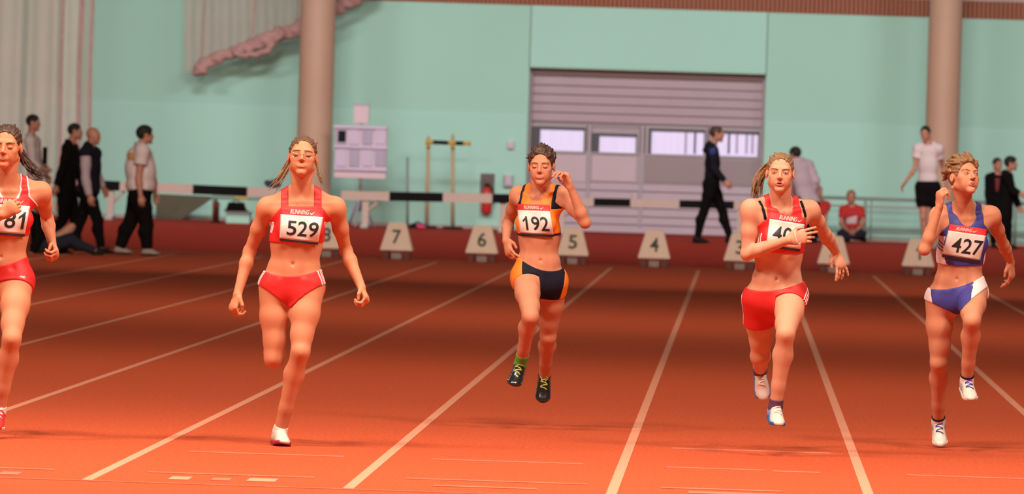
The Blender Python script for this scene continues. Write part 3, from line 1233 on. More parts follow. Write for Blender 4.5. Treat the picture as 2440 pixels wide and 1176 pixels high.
bb = mk('baseboard_back', join(box(-34, DX0, Y_WALL - 0.05, Y_WALL, Z_UP - 0.02, Z_UP + 0.06), box(DX1, 28, Y_WALL - 0.05, Y_WALL, Z_UP - 0.02, Z_UP + 0.06)), M_BASE, smooth=False,
        label='pale kerb along the foot of the mint wall', kind='structure')
# ribbed terracotta fascia
FZ = on_y(2380, 4, Y_WALL)[2]
fas = mk('trim_1', box(-34, 28, Y_WALL + 0.02, Y_WALL + 0.3, WZ, FZ), M_FASCIA_GAP, smooth=False, label='ribbed terracotta band above the mint wall', kind='structure')
x0f, x1f = on_y(600, 5, Y_WALL)[0], on_y(2690, 20, Y_WALL)[0]
nsl = 201
slat = None
for i in range(nsl):
    x = x0f + (x1f - x0f) * i / (nsl - 1)
    if slat is None:
        slat = mk('slat', box(-0.024, 0.024, -0.05, 0.03, WZ, FZ), M_FASCIA, fas, smooth=False)
        slat.location = (x, Y_WALL + 0.03, 0)
    else:
        c = slat.copy()
        COL.objects.link(c)
        c.parent = fas
        c.location = (x, Y_WALL + 0.03, 0)
mk('trim_2', box(-34, 28, Y_WALL + 0.1, Y_WALL + 0.5, FZ, 7.5), M_CEIL, smooth=False, label='pinkish plaster strip above the terracotta band', kind='structure')

# --- sectional door
YD = Y_WALL + 0.36
door = empty('door_1', ((DX0 + DX1) / 2, YD, Z_UP), label='grey sectional door with a row of bright windows', kind='structure')
DO = np.array(door.location)


def dpart(name, vf, m, parent=door):
    return mk(name, vf, m, parent, DO, smooth=False)


def prect(px0, px1, py0, py1, y):
    cx, cy = (px0 + px1) / 2, (py0 + py1) / 2
    return on_y(px0, cy, y)[0], on_y(px1, cy, y)[0], on_y(cx, py1, y)[2], on_y(cx, py0, y)[2]


zt = on_y(1540, 296, YD)[2]
zb_ = on_y(1540, 437, YD)[2]
NS = 6
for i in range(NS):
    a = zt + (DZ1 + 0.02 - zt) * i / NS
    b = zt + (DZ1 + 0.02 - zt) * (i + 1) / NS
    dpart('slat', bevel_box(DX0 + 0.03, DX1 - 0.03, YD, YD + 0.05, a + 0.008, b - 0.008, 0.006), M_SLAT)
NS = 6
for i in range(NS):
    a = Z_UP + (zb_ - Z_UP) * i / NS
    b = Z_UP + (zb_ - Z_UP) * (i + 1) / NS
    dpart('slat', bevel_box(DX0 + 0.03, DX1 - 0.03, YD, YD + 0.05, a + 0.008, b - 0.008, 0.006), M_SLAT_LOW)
dpart('door_backing', box(DX0 + 0.02, DX1 - 0.02, YD + 0.05, YD + 0.08, Z_UP - 0.02, DZ1 + 0.05), M_PANEL_G)
dpart('door_frame', join(box(DX0 - 0.01, DX0 + 0.05, YD - 0.10, YD + 0.06, Z_UP, DZ1 - 0.005), box(DX1 - 0.05, DX1 + 0.01, YD - 0.10, YD + 0.06, Z_UP, DZ1)), M_FRAME)
for (a, b, t, bt), inner in [((1264, 1396, 296, 364), (1280, 1394, 302, 361)), ((1410, 1524, 307, 367), (1421, 1518, 318, 363)), ((1538, 1684, 301, 373), (1545, 1680, 307, 368)), ((1690, 1816, 305, 376), (1697, 1809, 312, 372))]:
    x0, x1, z0, z1 = prect(a, b, t, bt, YD)
    i0, i1, k0, k1 = prect(*inner, YD)
    fr = dpart('window_frame', join(box(x0, i0, YD - 0.03, YD + 0.03, z0, z1), box(i1, x1, YD - 0.03, YD + 0.03, z0, z1), box(i0, i1, YD - 0.03, YD + 0.03, z0, k0), box(i0, i1, YD - 0.03, YD + 0.03, k1, z1)), M_FRAME)
    dpart('window_gasket', join(box((x0 if a < 1500 else i0), i0 + 0.05, YD - 0.034, YD + 0.02, k0, k1), box(i0, i1, YD - 0.025, YD + 0.02, k1 - 0.05, k1), box(i1 - 0.02, i1, YD - 0.025, YD + 0.02, k0, k1)), M_DARK, fr)
    dpart('pane', box(i0 + 0.03, i1 - 0.01, YD + 0.005, YD + 0.015, k0, k1 - 0.03), M_PANE, fr)
for px in (1634, 1656, 1737, 1756, 1779, 1793):
    x0, x1, z0, z1 = prect(px - 2.5, px + 2.5, 312, 366, YD)
    dpart('window_bar', box(x0, x1, YD - 0.012, YD + 0.004, z0, z1), M_LAV_D if px not in (1656, 1737) else M_DARK)
for (a, b, t, bt), m in [((1296, 1397, 368, 432), M_PANEL_W), ((1410, 1516, 372, 432), M_PANEL_W), ((1536, 1816, 378, 438), M_PANEL_G)]:
    x0, x1, z0, z1 = prect(a, b, t, bt, YD)
    dpart('door_panel', bevel_box(x0, x1, YD - 0.015, YD + 0.03, z0, z1, 0.01), m)
x0, x1, z0, z1 = prect(1264, 1816, 365, 437, YD)
dpart('mid_rail', box(x0, x1, YD, YD + 0.05, z0, z1), M_FRAME)
for px in (1402, 1528):
    x0, x1, z0, z1 = prect(px - 4, px + 4, 298, 540, YD)
    dpart('door_stile', box(x0, x1, YD - 0.025, YD + 0.03, z0, z1), M_FRAME)
x0, x1, z0, z1 = prect(1506, 1520, 458, 474, YD)
dpart('door_handle', bevel_box(x0, x1, YD - 0.05, YD + 0.01, z0, z1, 0.01), M_PANEL_W)

# --- columns
for px, wpx, y, lab in [(757.5, 84, 103.2, 'round cream column standing behind runner 529'), (2252, 80, 103.2, 'round cream column standing behind the man in the white T-shirt')]:
    r = wpx / 2 / FPX * y
    b = on_y(px, 60 if px < 1000 else 90, y)
    # one shaft with a collar at the foot
    zs = [Z_UP - 0.01, Z_UP + 0.10, Z_UP + 0.12, 2.6, 2.61, 7.4]
    rs = [r * 1.12, r * 1.12, r, r, r * 0.998, r * 0.998]
    mk('column', tube([(b[0], y, z) for z in zs], rs, 40), M_COLUMN, None, V3(b[0], y, Z_UP), label=lab, cat='column', group='round columns at the end wall')

# --- netting
YN = 101.5


def sheet(fn, nu, nv):
    vs = [fn(i / (nu - 1), j / (nv - 1)) for j in range(nv) for i in range(nu)]
    fs = [(j * nu + i, j * nu + i + 1, (j + 1) * nu + i + 1, (j + 1) * nu + i) for j in range(nv - 1) for i in range(nu - 1)]
    return np.array(vs), fs


xa, xb = on_y(-260, 250, YN)[0], on_y(221, 250, YN)[0]


def left_net(u, w):
    x = xa + (xb - xa) * u
    yo = 0.10 * math.sin(u * 34) + 0.05 * math.sin(u * 71 + 1)
    return (x + 0.02 * math.sin(w * 3 + u * 9), YN + yo, Z_UP + 0.12 + (5.4 - Z_UP) * w)


hn = mk('hanging_net', sheet(left_net, 120, 6), M_NET, None, V3((xa + xb) / 2, YN, Z_UP), label='pinkish divider net hanging in folds at the left', cat='net')
for px in (146, 190, 216):
    x = on_y(px, 250, YN)[0]
    mk('net_cord', tube([(x + 0.012 * math.sin(k), YN - 0.13, Z_UP + 0.1 + k * 0.53) for k in range(11)], 0.02 if px != 190 else 0.03, 8), M_NETROLL, hn, V3((xa + xb) / 2, YN, Z_UP))
roll_px = [(470, 172), (486, 152), (520, 137), (560, 124), (600, 108), (640, 92), (668, 80), (690, 78), (712, 70), (735, 48), (770, 34), (806, 18), (838, -2), (880, -26)]
roll_r = [9, 15, 14, 14, 16, 17, 17, 14, 18, 20, 18, 16, 20, 20]
YQ = 104.25
pts = [on_y(px, py, YQ) for px, py in roll_px]
R_ = Sdf()
sc = YQ / FPX
for i in range(len(pts) - 1):
    R_.cap(pts[i], pts[i + 1], roll_r[i] * sc, roll_r[i + 1] * sc, 0.05)
loop_px = [(560, 128), (588, 132), (618, 128), (640, 118), (652, 98), (672, 82)]
lp = [on_y(px, py, YQ - 0.12) for px, py in loop_px]
for i in range(len(lp) - 1):
    R_.cap(lp[i], lp[i + 1], 7 * sc, 8 * sc, 0.04)
R_.ell(on_y(478, 166, YQ - 0.05), np.eye(3), (0.13, 0.12, 0.11), 0.05)
lo, hi = R_.bounds(0.05)


def rolled(P):
    return R_(P) + 0.012 * np.sin(P[:, 0] * 26 + P[:, 2] * 34) + 0.008 * np.sin(P[:, 0] * 9 - P[:, 2] * 61)


roll = mk('rolled_net', polygonise(rolled, lo, hi, 0.025), M_NETROLL, None, pts[0], label='pinkish net rolled into a diagonal bundle, slung behind the cream column', cat='net')


def up_net(u, w):
    px = 440 + 276 * u
    k = np.interp(px, [q[0] for q in roll_px], [q[1] for q in roll_px])
    py = k * (1 - w) + (-70) * w
    p = on_y(px, py, YQ + 0.05)
    return (p[0], p[1] + 0.05 * math.sin(u * 40), p[2])


mk('net_sheet', sheet(up_net, 60, 8), M_NET2, roll, pts[0], label='thin net sheet hanging above the bundle')
for px, py in ((478, 160), (600, 108), (706, 72), (850, -10)):
    a_ = on_y(px, py, YQ)
    mk('suspension_cord', tube([a_, (a_[0], Y_WALL - 0.02, 4.55), (a_[0], Y_WALL + 0.12, 4.6)], 0.012, 6), M_NETROLL, roll, pts[0])


# ------------------------------------------------------------------ things at the far end
def marker(px, py, num, lab):
    """lane marker: hollow truncated pyramid on four feet"""
    g = on_z(px, py, 0.0)
    s = 1.0
    t = empty('lane_marker', g, label=lab, cat='lane marker', group='numbered lane markers at the start')
    bw, tw, z0, z1, bd, td = 0.232, 0.122, 0.125, 0.52, 0.22, 0.10
    v = []
    for (w, dd, z) in ((bw, bd, z0), (tw, td, z1), (bw - 0.02, bd - 0.02, z0), (tw - 0.02, td - 0.02, z1 - 0.02)):
        v += [(-w, -dd, z), (w, -dd, z), (w, dd, z), (-w, dd, z)]
    f = [(0, 1, 5, 4), (1, 2, 6, 5), (2, 3, 7, 6), (3, 0, 4, 7), (4, 5, 6, 7), (8, 12, 13, 9), (9, 13, 14, 10), (10, 14, 15, 11), (11, 15, 12, 8), (12, 15, 14, 13),
         (0, 8, 9, 1), (1, 9, 10, 2), (2, 10, 11, 3), (3, 11, 8, 0)]
    bm = bmesh.new()
    vs = [bm.verts.new(p) for p in v]
    for q in f:
        bm.faces.new([vs[i] for i in q])
    bm.verts.index_update()
    bmesh.ops.bevel(bm, geom=[e for e in bm.edges if e.verts[0].index < 8 and e.verts[1].index < 8], offset=0.012, segments=2, affect='EDGES')
    bmesh.ops.recalc_face_normals(bm, faces=bm.faces)
    me = bpy.data.meshes.new('shell')
    bm.to_mesh(me)
    bm.free()
    obj('shell', me, M_CREAM, t)
    for sx in (-1, 1):
        for sy in (-1, 1):
            v_, f_ = bevel_box(sx * 0.150 - 0.045, sx * 0.150 + 0.045, sy * 0.14 - 0.035, sy * 0.14 + 0.035, 0.0, z0 + 0.03, 0.008)
            obj('foot', new_mesh('foot', v_, f_), M_MARK_LEG, t)
    v_, f_ = bevel_box(-0.075, 0.075, -0.12, 0.02, 0.0, 0.10, 0.02)
    obj('speaker_unit', new_mesh('speaker_unit', v_, f_), M_GREYW, t)
    # number on the sloping front face
    tx = number_mesh(num, 0.02)
    hgt, ar = 0.20, tx[2]
    wd = min(0.17, hgt * ar)
    vv = []
    for p in tx[0]:
        z = z0 + 0.095 + p[1] * hgt
        y = -(bd + (td - bd) * (z - z0) / (z1 - z0)) - 0.004
        vv.append(((p[0] - 0.5) * wd, y, z))
    obj('number', new_mesh('number', np.array(vv), tx[1]), M_NUM, t)
    return t


for px, py, n_ in [(778, 612, '8'), (945, 617, '7'), (1148, 624, '6'), (1364, 629, '5'), (1558, 636, '4'), (1762, 642, '3'), (1985, 649, '2'), (2186, 655, '1')]:
    w_ = dict(zip('12345678', 'one two three four five six seven eight'.split()))[n_]
    marker(px, py, n_, 'cream lane marker box with the numeral %s, standing at the start of lane %s' % (w_, w_))


def wall_z(px, py, y):
    return on_y(px, py, y)


# --- striped steeplechase barriers
def barrier(p0, p1, y0, y1, segs, th, legs, lab, foot_y=None):
    a, b = on_y(p0[0], p0[1], y0), on_y(p1[0], p1[1], y1)
    t = empty('barrier', ((a[0] + b[0]) / 2, (a[1] + b[1]) / 2, Z_UP), label=lab, cat='barrier', group='striped barriers along the end wall')
    o = np.array(t.location)
    d = nrm(b - a)
    L = np.linalg.norm(b - a)
    nn = nrm(np.cross(d, ZV))
    up = np.cross(nn, d)
    x = 0.0
    for k, (wd, col) in enumerate(segs):
        w = wd * L
        q0, q1 = a + d * x, a + d * (x + w)
        v = [q + sy * nn * th / 2 + sz * up * th / 2 for q in (q0, q1) for sy, sz in ((-1, -1), (1, -1), (1, 1), (-1, 1))]
        f = [(0, 1, 2, 3), (7, 6, 5, 4), (0, 4, 5, 1), (1, 5, 6, 2), (2, 6, 7, 3), (3, 7, 4, 0)]
        mk('beam_segment', (np.array(v), f), M_BEAM_B if col else M_BEAM_W, t, o, smooth=False)
        x += w
    for lg in legs:
        c = a + d * L * lg
        top = c - ZV * th / 2
        pts = box(c[0] - 0.05, c[0] + 0.05, c[1] - 0.04, c[1] + 0.04, Z_UP, top[2])
        mk('post', pts, M_BEAM_W, t, o, smooth=False)
        mk('foot', bevel_box(c[0] - 0.06, c[0] + 0.06, c[1] - 0.35, c[1] + 0.35, Z_UP, Z_UP + 0.06, 0.01), M_STEEL, t, o, smooth=False)
        mk('brace', tube([(c[0], c[1], Z_UP + 0.25), (c[0] + 0.22, c[1], top[2])], 0.025, 8), M_BEAM_W, t, o)
    return t


barrier((244, 441), (668, 460), 101.6, 101.6, [(0.10, 1), (0.41, 0), (0.306, 1), (0.184, 0)], 0.150, (0.05, 0.97), 'black and white barrier beam behind the man in the white T-shirt')
barrier((814, 465), (1262, 474), 101.2, 101.2, [(0.255, 0), (0.285, 1), (0.262, 0), (0.198, 1)], 0.145, (0.13, 0.86), 'black and white barrier beam in front of the fire extinguisher')
barrier((1330, 479), (1778, 489), 101.6, 101.6, [(0.19, 0), (0.195, 1), (0.26, 0), (0.29, 1), (0.065, 0)], 0.125, (0.02, 0.97), 'black and white barrier beam in front of the sectional door')

# --- flat dark olive panel set upright under the first beam
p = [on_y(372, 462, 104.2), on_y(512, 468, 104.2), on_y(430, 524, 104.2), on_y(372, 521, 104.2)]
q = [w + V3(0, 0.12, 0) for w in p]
mk('dark_panel', (np.array(p + q), [(0, 1, 2, 3), (7, 6, 5, 4), (0, 4, 5, 1), (1, 5, 6, 2), (2, 6, 7, 3), (3, 7, 4, 0)]), M_OLIVE, None, p[3], smooth=False,
   label='dark olive four-sided panel under the barrier', cat='mat')

# --- equipment cart with a black case on a white box
yC = 102.8
cz = lambda px, py: on_y(px, py, yC)
t = empty('equipment_rack', (cz(575, 525)[0], yC, Z_UP), label='low green rack with a yellow strip under the barrier', cat='rack')
to = np.array(t.location)
x0, x1 = cz(508, 465)[0], cz(640, 465)[0]
z1 = cz(575, 466)[2]
z0 = cz(575, 476)[2]
mk('shelf', bevel_box(x0, x1, yC - 0.3, yC + 0.3, z0, z1, 0.01), M_GREEN, t, to, smooth=False)
for xx in (x0 + 0.03, x1 - 0.03):
    for yy in (-0.27, 0.27):
        mk('leg', box(xx - 0.02, xx + 0.02, yC + yy - 0.02, yC + yy + 0.02, Z_UP, z0), M_STEEL, t, to, smooth=False)
xs0, xs1 = cz(564, 475)[0], cz(594, 475)[0]
mk('yellow_strip', bevel_box(xs0, xs1, yC - 0.315, yC - 0.29, z0, z1 - 0.01, 0.004), M_YELLOW, t, to, smooth=False)
x0, x1, zz0, zz1 = prect(541, 597, 503, 526, yC - 0.5)
wbx = empty('storage_box', ((x0 + x1) / 2, yC - 0.5, Z_UP), label='low pale box on the floor under the black case', cat='box')
mk('body', bevel_box(x0, x1, yC - 0.7, yC - 0.35, Z_UP, zz1 - 0.025, 0.012), M_WALL2, wbx, np.array(wbx.location), smooth=False)
mk('lid', bevel_box(x0 - 0.015, x1 + 0.015, yC - 0.715, yC - 0.335, zz1 - 0.025, zz1, 0.006), M_LAV, wbx, np.array(wbx.location), smooth=False)
a, b = cz(569, 500), cz(569, 482)
zc0 = zz1
xc = (cz(552, 490)[0] + cz(586, 490)[0]) / 2
cs = empty('black_case', (xc, yC - 0.5, zc0), label='small black tapered case standing on the pale box', cat='case')
co = np.array(cs.location)
hh = cz(569, 481)[2] - zc0
vv = [(xc + sx * w, yC - 0.5 + sy * dd, z) for (w, dd, z) in ((0.17, 0.13, zc0), (0.12, 0.10, zc0 + hh)) for sx, sy in ((-1, -1), (1, -1), (1, 1), (-1, 1))]
mk('body', (np.array(vv), [(0, 3, 2, 1), (4, 5, 6, 7), (0, 1, 5, 4), (1, 2, 6, 5), (2, 3, 7, 6), (3, 0, 4, 7)]), M_BLACK, cs, co, smooth=False)
mk('rim', bevel_box(xc - 0.19, xc + 0.19, yC - 0.65, yC - 0.35, zc0, zc0 + 0.02, 0.005), M_BLACK, cs, co, smooth=False)
mk('handle', tube([(xc - 0.06, yC - 0.5, zc0 + hh), (xc - 0.04, yC - 0.5, zc0 + hh + 0.03), (xc + 0.04, yC - 0.5, zc0 + hh + 0.03), (xc + 0.06, yC - 0.5, zc0 + hh)], 0.01, 6), M_BLACK, cs, co)
# dark red post beside it
a, b = cz(520, 527), cz(520, 480)
tp = empty('short_post', (a[0], yC - 0.45, Z_UP), label='short dark red post beside the green rack', cat='post')
mk('shaft', tube([(a[0], yC - 0.45, Z_UP + 0.02), (a[0], yC - 0.45, b[2])], 0.05, 14), mat('dark_red_post', (0.16, 0.02, 0.02), 0.6), tp, np.array(tp.location))
mk('base', tube([(a[0], yC - 0.45, Z_UP), (a[0], yC - 0.45, Z_UP + 0.025)], 0.09, 18), M_BLACK, tp, np.array(tp.location))
# dark object lying on the barrier beam
c = on_y(651, 437, 101.6)
bz = on_y(651, 459, 101.6)[2] + 0.0775
bp = empty('small_bag', (c[0], 101.6, bz), label='small dark blue bag lying on the barrier beam', cat='bag')
S_ = Sdf()
S_.ell((c[0], 101.6, bz + 0.055), np.eye(3), (0.13, 0.08, 0.055), 0.02)
S_.ell((c[0] - 0.09, 101.6, bz + 0.09), np.eye(3), (0.06, 0.05, 0.035), 0.03)
lo, hi = S_.bounds(0.02)
mk('body', polygonise(S_, lo, hi, 0.012), mat('dark_blue_bag', (0.03, 0.03, 0.07), 0.7), bp, np.array(bp.location))
mk('handle', tube([(c[0] - 0.05, 101.6, bz + 0.10), (c[0], 101.6, bz + 0.14), (c[0] + 0.06, 101.6, bz + 0.10)], 0.01, 6), M_BLACK, bp, np.array(bp.location))

# --- flip-digit display board on a tripod
yS = 102.6
x0, x1, z0, z1 = prect(797, 921, 300, 425, yS)
bd = empty('display_board', ((x0 + x1) / 2, yS, Z_UP), label='lavender display board with two rows of blank digit panels on a stand', cat='board')
bo = np.array(bd.location)
mk('case', bevel_box(x0, x1, yS, yS + 0.14, z0, z1, 0.015), M_PINKW, bd, bo, smooth=False)
for py in (303, 350, 403):
    q0, q1, s0, s1 = prect(797, 921, py - 4, py + 4, yS)
    mk('rail', bevel_box(q0 - 0.01, q1 + 0.01, yS - 0.05, yS + 0.02, s0, s1, 0.008), M_LAV, bd, bo, smooth=False)
for r, (pt, pb) in enumerate(((309, 344), (357, 396))):
    for k in range(4):
        pa = 799 + 31 * k
        q0, q1, s0, s1 = prect(pa + 2, pa + 27, pt, pb, yS)
        mk('digit_panel', bevel_box(q0, q1, yS - 0.03, yS + 0.02, s0, s1, 0.008), (M_LAV if (k + r) % 2 else M_LAV_D), bd, bo, smooth=False)
q0, q1, s0, s1 = prect(806, 824, 311, 338, yS)
mk('dark_digit', bevel_box(q0, q1, yS - 0.045, yS - 0.02, s0, s1, 0.01), M_BLACK, bd, bo, smooth=False)
q0, q1, s0, s1 = prect(843, 879, 247, 294, yS)
hb = mk('top_display', bevel_box(q0, q1, yS - 0.02, yS + 0.12, s0, s1, 0.015), M_PINKW, bd, bo, smooth=False)
mk('top_display_cap', bevel_box(q0 - 0.01, q1 + 0.01, yS - 0.03, yS + 0.13, s1 - 0.03, s1, 0.006), M_LAV_D, hb, bo, smooth=False)
mk('neck', box((q0 + q1) / 2 - 0.03, (q0 + q1) / 2 + 0.03, yS + 0.02, yS + 0.08, z1, s0 + 0.01), M_STEEL, bd, bo, smooth=False)
xm = on_y(857, 480, yS)[0]
zk = on_y(857, 432, yS)[2]
mk('mast', tube([(xm, yS + 0.07, Z_UP + 0.25), (xm, yS + 0.07, zk), (xm, yS + 0.07, z0 + 0.02)], [0.025, 0.025, 0.04], 12), M_STEEL, bd, bo)
for a_ in (0.3, 2.4, 4.5):
    mk('leg', tube([(xm, yS + 0.07, Z_UP + 0.55), (xm + 0.25 * math.cos(a_), yS + 0.07 + 0.25 * math.sin(a_), Z_UP)], 0.02, 8), M_LAV_D, bd, bo)

# --- high-jump uprights with a black and yellow bar
yH = 103.6
for px, pt, pb, lab in ((1019, 330, 536, 'wooden upright with a dark foot holding the left end of the bar'), (1077, 325, 533, 'wooden upright holding the right half of the bar')):
    a, b = on_y(px - (1 if px < 1050 else -1) * 2, pb, yH), on_y(px + 2, pt, yH)
    u = empty('jump_upright', (a[0], yH, Z_UP), label=lab, cat='upright', group='high-jump uprights')
    uo = np.array(u.location)
    mk('pole', tube([(a[0], yH, Z_UP + 0.03), (b[0], yH, b[2])], [0.035, 0.030], 12), M_WOOD, u, uo)
    mk('base', bevel_box(a[0] - 0.16, a[0] + 0.16, yH - 0.18, yH + 0.18, Z_UP, Z_UP + 0.04, 0.01), M_BLACK, u, uo, smooth=False)
    mk('tip', tube([(b[0], yH, b[2] - 0.01), (b[0], yH, b[2] + 0.05)], [0.030, 0.012], 12), M_WOOD, u, uo)
    pz = on_y(px, 339 if px < 1050 else 341, yH)[2] - 0.036 + 0.02
    mk('bar_rest', bevel_box(b[0] - 0.045, b[0] + 0.045, yH - 0.13, yH - 0.02, pz - 0.05, pz - 0.02, 0.006), M_YELLOW, u, uo, smooth=False)
a, b = on_y(1014, 338, yH - 0.085), on_y(1122, 342, yH - 0.085)
cb = empty('crossbar', ((a[0] + b[0]) / 2, yH - 0.085, (a[2] + b[2]) / 2), label='black and yellow crossbar resting on the two uprights', cat='crossbar')
n_ = 6
for i in range(n_):
    p0, p1 = a + (b - a) * i / n_, a + (b - a) * (i + 1) / n_
    mk('bar_section', tube([p0, p1], 0.033, 12), M_YELLOW if i in (0, 3, 5) else M_BLACK, cb, np.array(cb.location))
a, b = on_y(971, 538, yH), on_y(971, 374, yH)
tp = empty('thin_pole', (a[0], yH, Z_UP), label='thin grey pole standing left of the wooden uprights', cat='pole')
mk('shaft', tube([(a[0], yH, Z_UP + 0.02), (b[0], yH, b[2])], [0.026, 0.020], 10), M_RAIL, tp, np.array(tp.location))
mk('base', tube([(a[0], yH, Z_UP), (a[0], yH, Z_UP + 0.04)], [0.12, 0.10], 18), M_BLACK, tp, np.array(tp.location))
x0, x1, z0, z1 = prect(978, 1012, 532, 544, yH - 0.5)
wt = empty('black_weight', ((x0 + x1) / 2, yH - 0.5, Z_UP), label='flat black weight on the floor by the uprights', cat='weight')
mk('block', bevel_box(x0, x1, yH - 0.62, yH - 0.38, Z_UP, Z_UP + 0.075, 0.015), M_BLACK, wt, np.array(wt.location), smooth=False)
mk('grip', tube([(x0 + 0.05, yH - 0.5, Z_UP + 0.075), ((x0 + x1) / 2, yH - 0.5, Z_UP + 0.11), (x1 - 0.05, yH - 0.5, Z_UP + 0.075)], 0.012, 8), M_BLACK, wt, np.array(wt.location))
c = on_y(1001, 546, yH - 0.85)
S_ = Sdf()
S_.ell((c[0], yH - 0.85, Z_UP + 0.035), np.eye(3), (0.07, 0.06, 0.035), 0.02)
S_.ell((c[0] + 0.05, yH - 0.85, Z_UP + 0.025), np.eye(3), (0.05, 0.05, 0.025), 0.02)
lo, hi = S_.bounds(0.02)
mk('floor_disc', polygonise(S_, lo, hi, 0.01), M_PINK, None, V3(c[0], yH - 0.85, Z_UP), label='bright pink marker lying at the foot of the uprights', cat='marker')

# --- fire extinguisher in its wall box, small wall boxes
yW = Y_WALL - 0.02
x0, x1, z0, z1 = prect(1145, 1178, 413, 462, yW)
ex = empty('fire_extinguisher', ((x0 + x1) / 2, yW - 0.1, on_y(1161, 508, yW)[2]), label='red fire extinguisher hanging below a grey wall plate', cat='extinguisher')
eo = np.array(ex.location)
xm = (x0 + x1) / 2
mk('wall_plate', bevel_box(x0, x1, yW - 0.03, yW + 0.01, z0, z1, 0.01), mat('grey_brown_plate', (0.14, 0.10, 0.10), 0.6), ex, eo, smooth=False)
zb0, zb1 = on_y(1161, 508, yW)[2], on_y(1161, 444, yW)[2]
mk('cylinder', tube([(xm, yW - 0.12, zb0), (xm, yW - 0.12, zb0 + 0.02), (xm, yW - 0.12, zb1 - 0.10), (xm, yW - 0.12, zb1 - 0.04), (xm, yW - 0.12, zb1)], [0.075, 0.09, 0.09, 0.06, 0.03], 20), M_RED, ex, eo)
mk('valve', bevel_box(xm - 0.04, xm + 0.04, yW - 0.15, yW - 0.09, zb1, zb1 + 0.05, 0.01), M_BLACK, ex, eo, smooth=False)
mk('hose', tube([(xm + 0.03, yW - 0.15, zb1 + 0.03), (xm + 0.10, yW - 0.17, zb1 - 0.05), (xm + 0.11, yW - 0.16, zb0 + 0.15)], 0.013, 8), M_BLACK, ex, eo)
mk('label_band', tube([(xm, yW - 0.12, zb0 + 0.20), (xm, yW - 0.12, zb0 + 0.30)], 0.0915, 20), M_PINKW, ex, eo)
for (a, b, t_, bt, lab, m) in ((1201, 1222, 415, 445, 'small grey wall box beside the extinguisher', M_STEEL), (1210, 1224, 336, 354, 'small white alarm unit high on the mint wall', M_PINKW)):
    x0, x1, z0, z1 = prect(a, b, t_, bt, yW)
    wb_ = empty('wall_box', ((x0 + x1) / 2, yW, z0), label=lab, cat='wall box')
    mk('housing', bevel_box(x0, x1, yW - 0.08, yW + 0.01, z0, z1, 0.015), m, wb_, np.array(wb_.location), smooth=False)
    mk('cover', bevel_box(x0 + 0.03, x1 - 0.03, yW - 0.095, yW - 0.07, z0 + 0.04, z1 - 0.04, 0.008), M_LAV, wb_, np.array(wb_.location), smooth=False)

# --- handrail at the right
yR = 103.9
ra = empty('handrail', (on_y(2060, 575, yR)[0], yR, Z_UP), label='grey-green tubular handrail along the wall at the right', cat='railing')
ro = np.array(ra.location)
A_, B_ = on_y(1945, 474, yR), on_y(2560, 494, yR)
zt_ = (on_y(2100, 474, yR)[2])
zl = on_y(2100, 554, yR)[2]
xs = [on_y(px, 500, yR)[0] for px in (1938, 2062, 2300, 2560)]
mk('top_rail', tube([(xs[0], yR, zt_), (xs[-1], yR, zt_)], 0.030, 10), M_RAIL, ra, ro)
mk('upper_rail', tube([(xs[0], yR, zt_ - 0.13), (xs[-1], yR, zt_ - 0.13)], 0.016, 8), M_BASE, ra, ro)
mk('lower_rail', tube([(xs[0], yR, zl), (xs[-1], yR, zl)], 0.016, 8), M_RAIL, ra, ro)
for px in (1940, 2062, 2076, 2300, 2420):
    xx = on_y(px, 500, yR)[0]
    mk('rail_post', tube([(xx, yR, Z_UP), (xx, yR, zt_)], 0.026 if px != 2076 else 0.014, 10), M_RAIL, ra, ro)


# ------------------------------------------------------------------ the five sprinters
def dirv(a, b, c):
    return nrm(a * HX - b * FH + c * ZV)


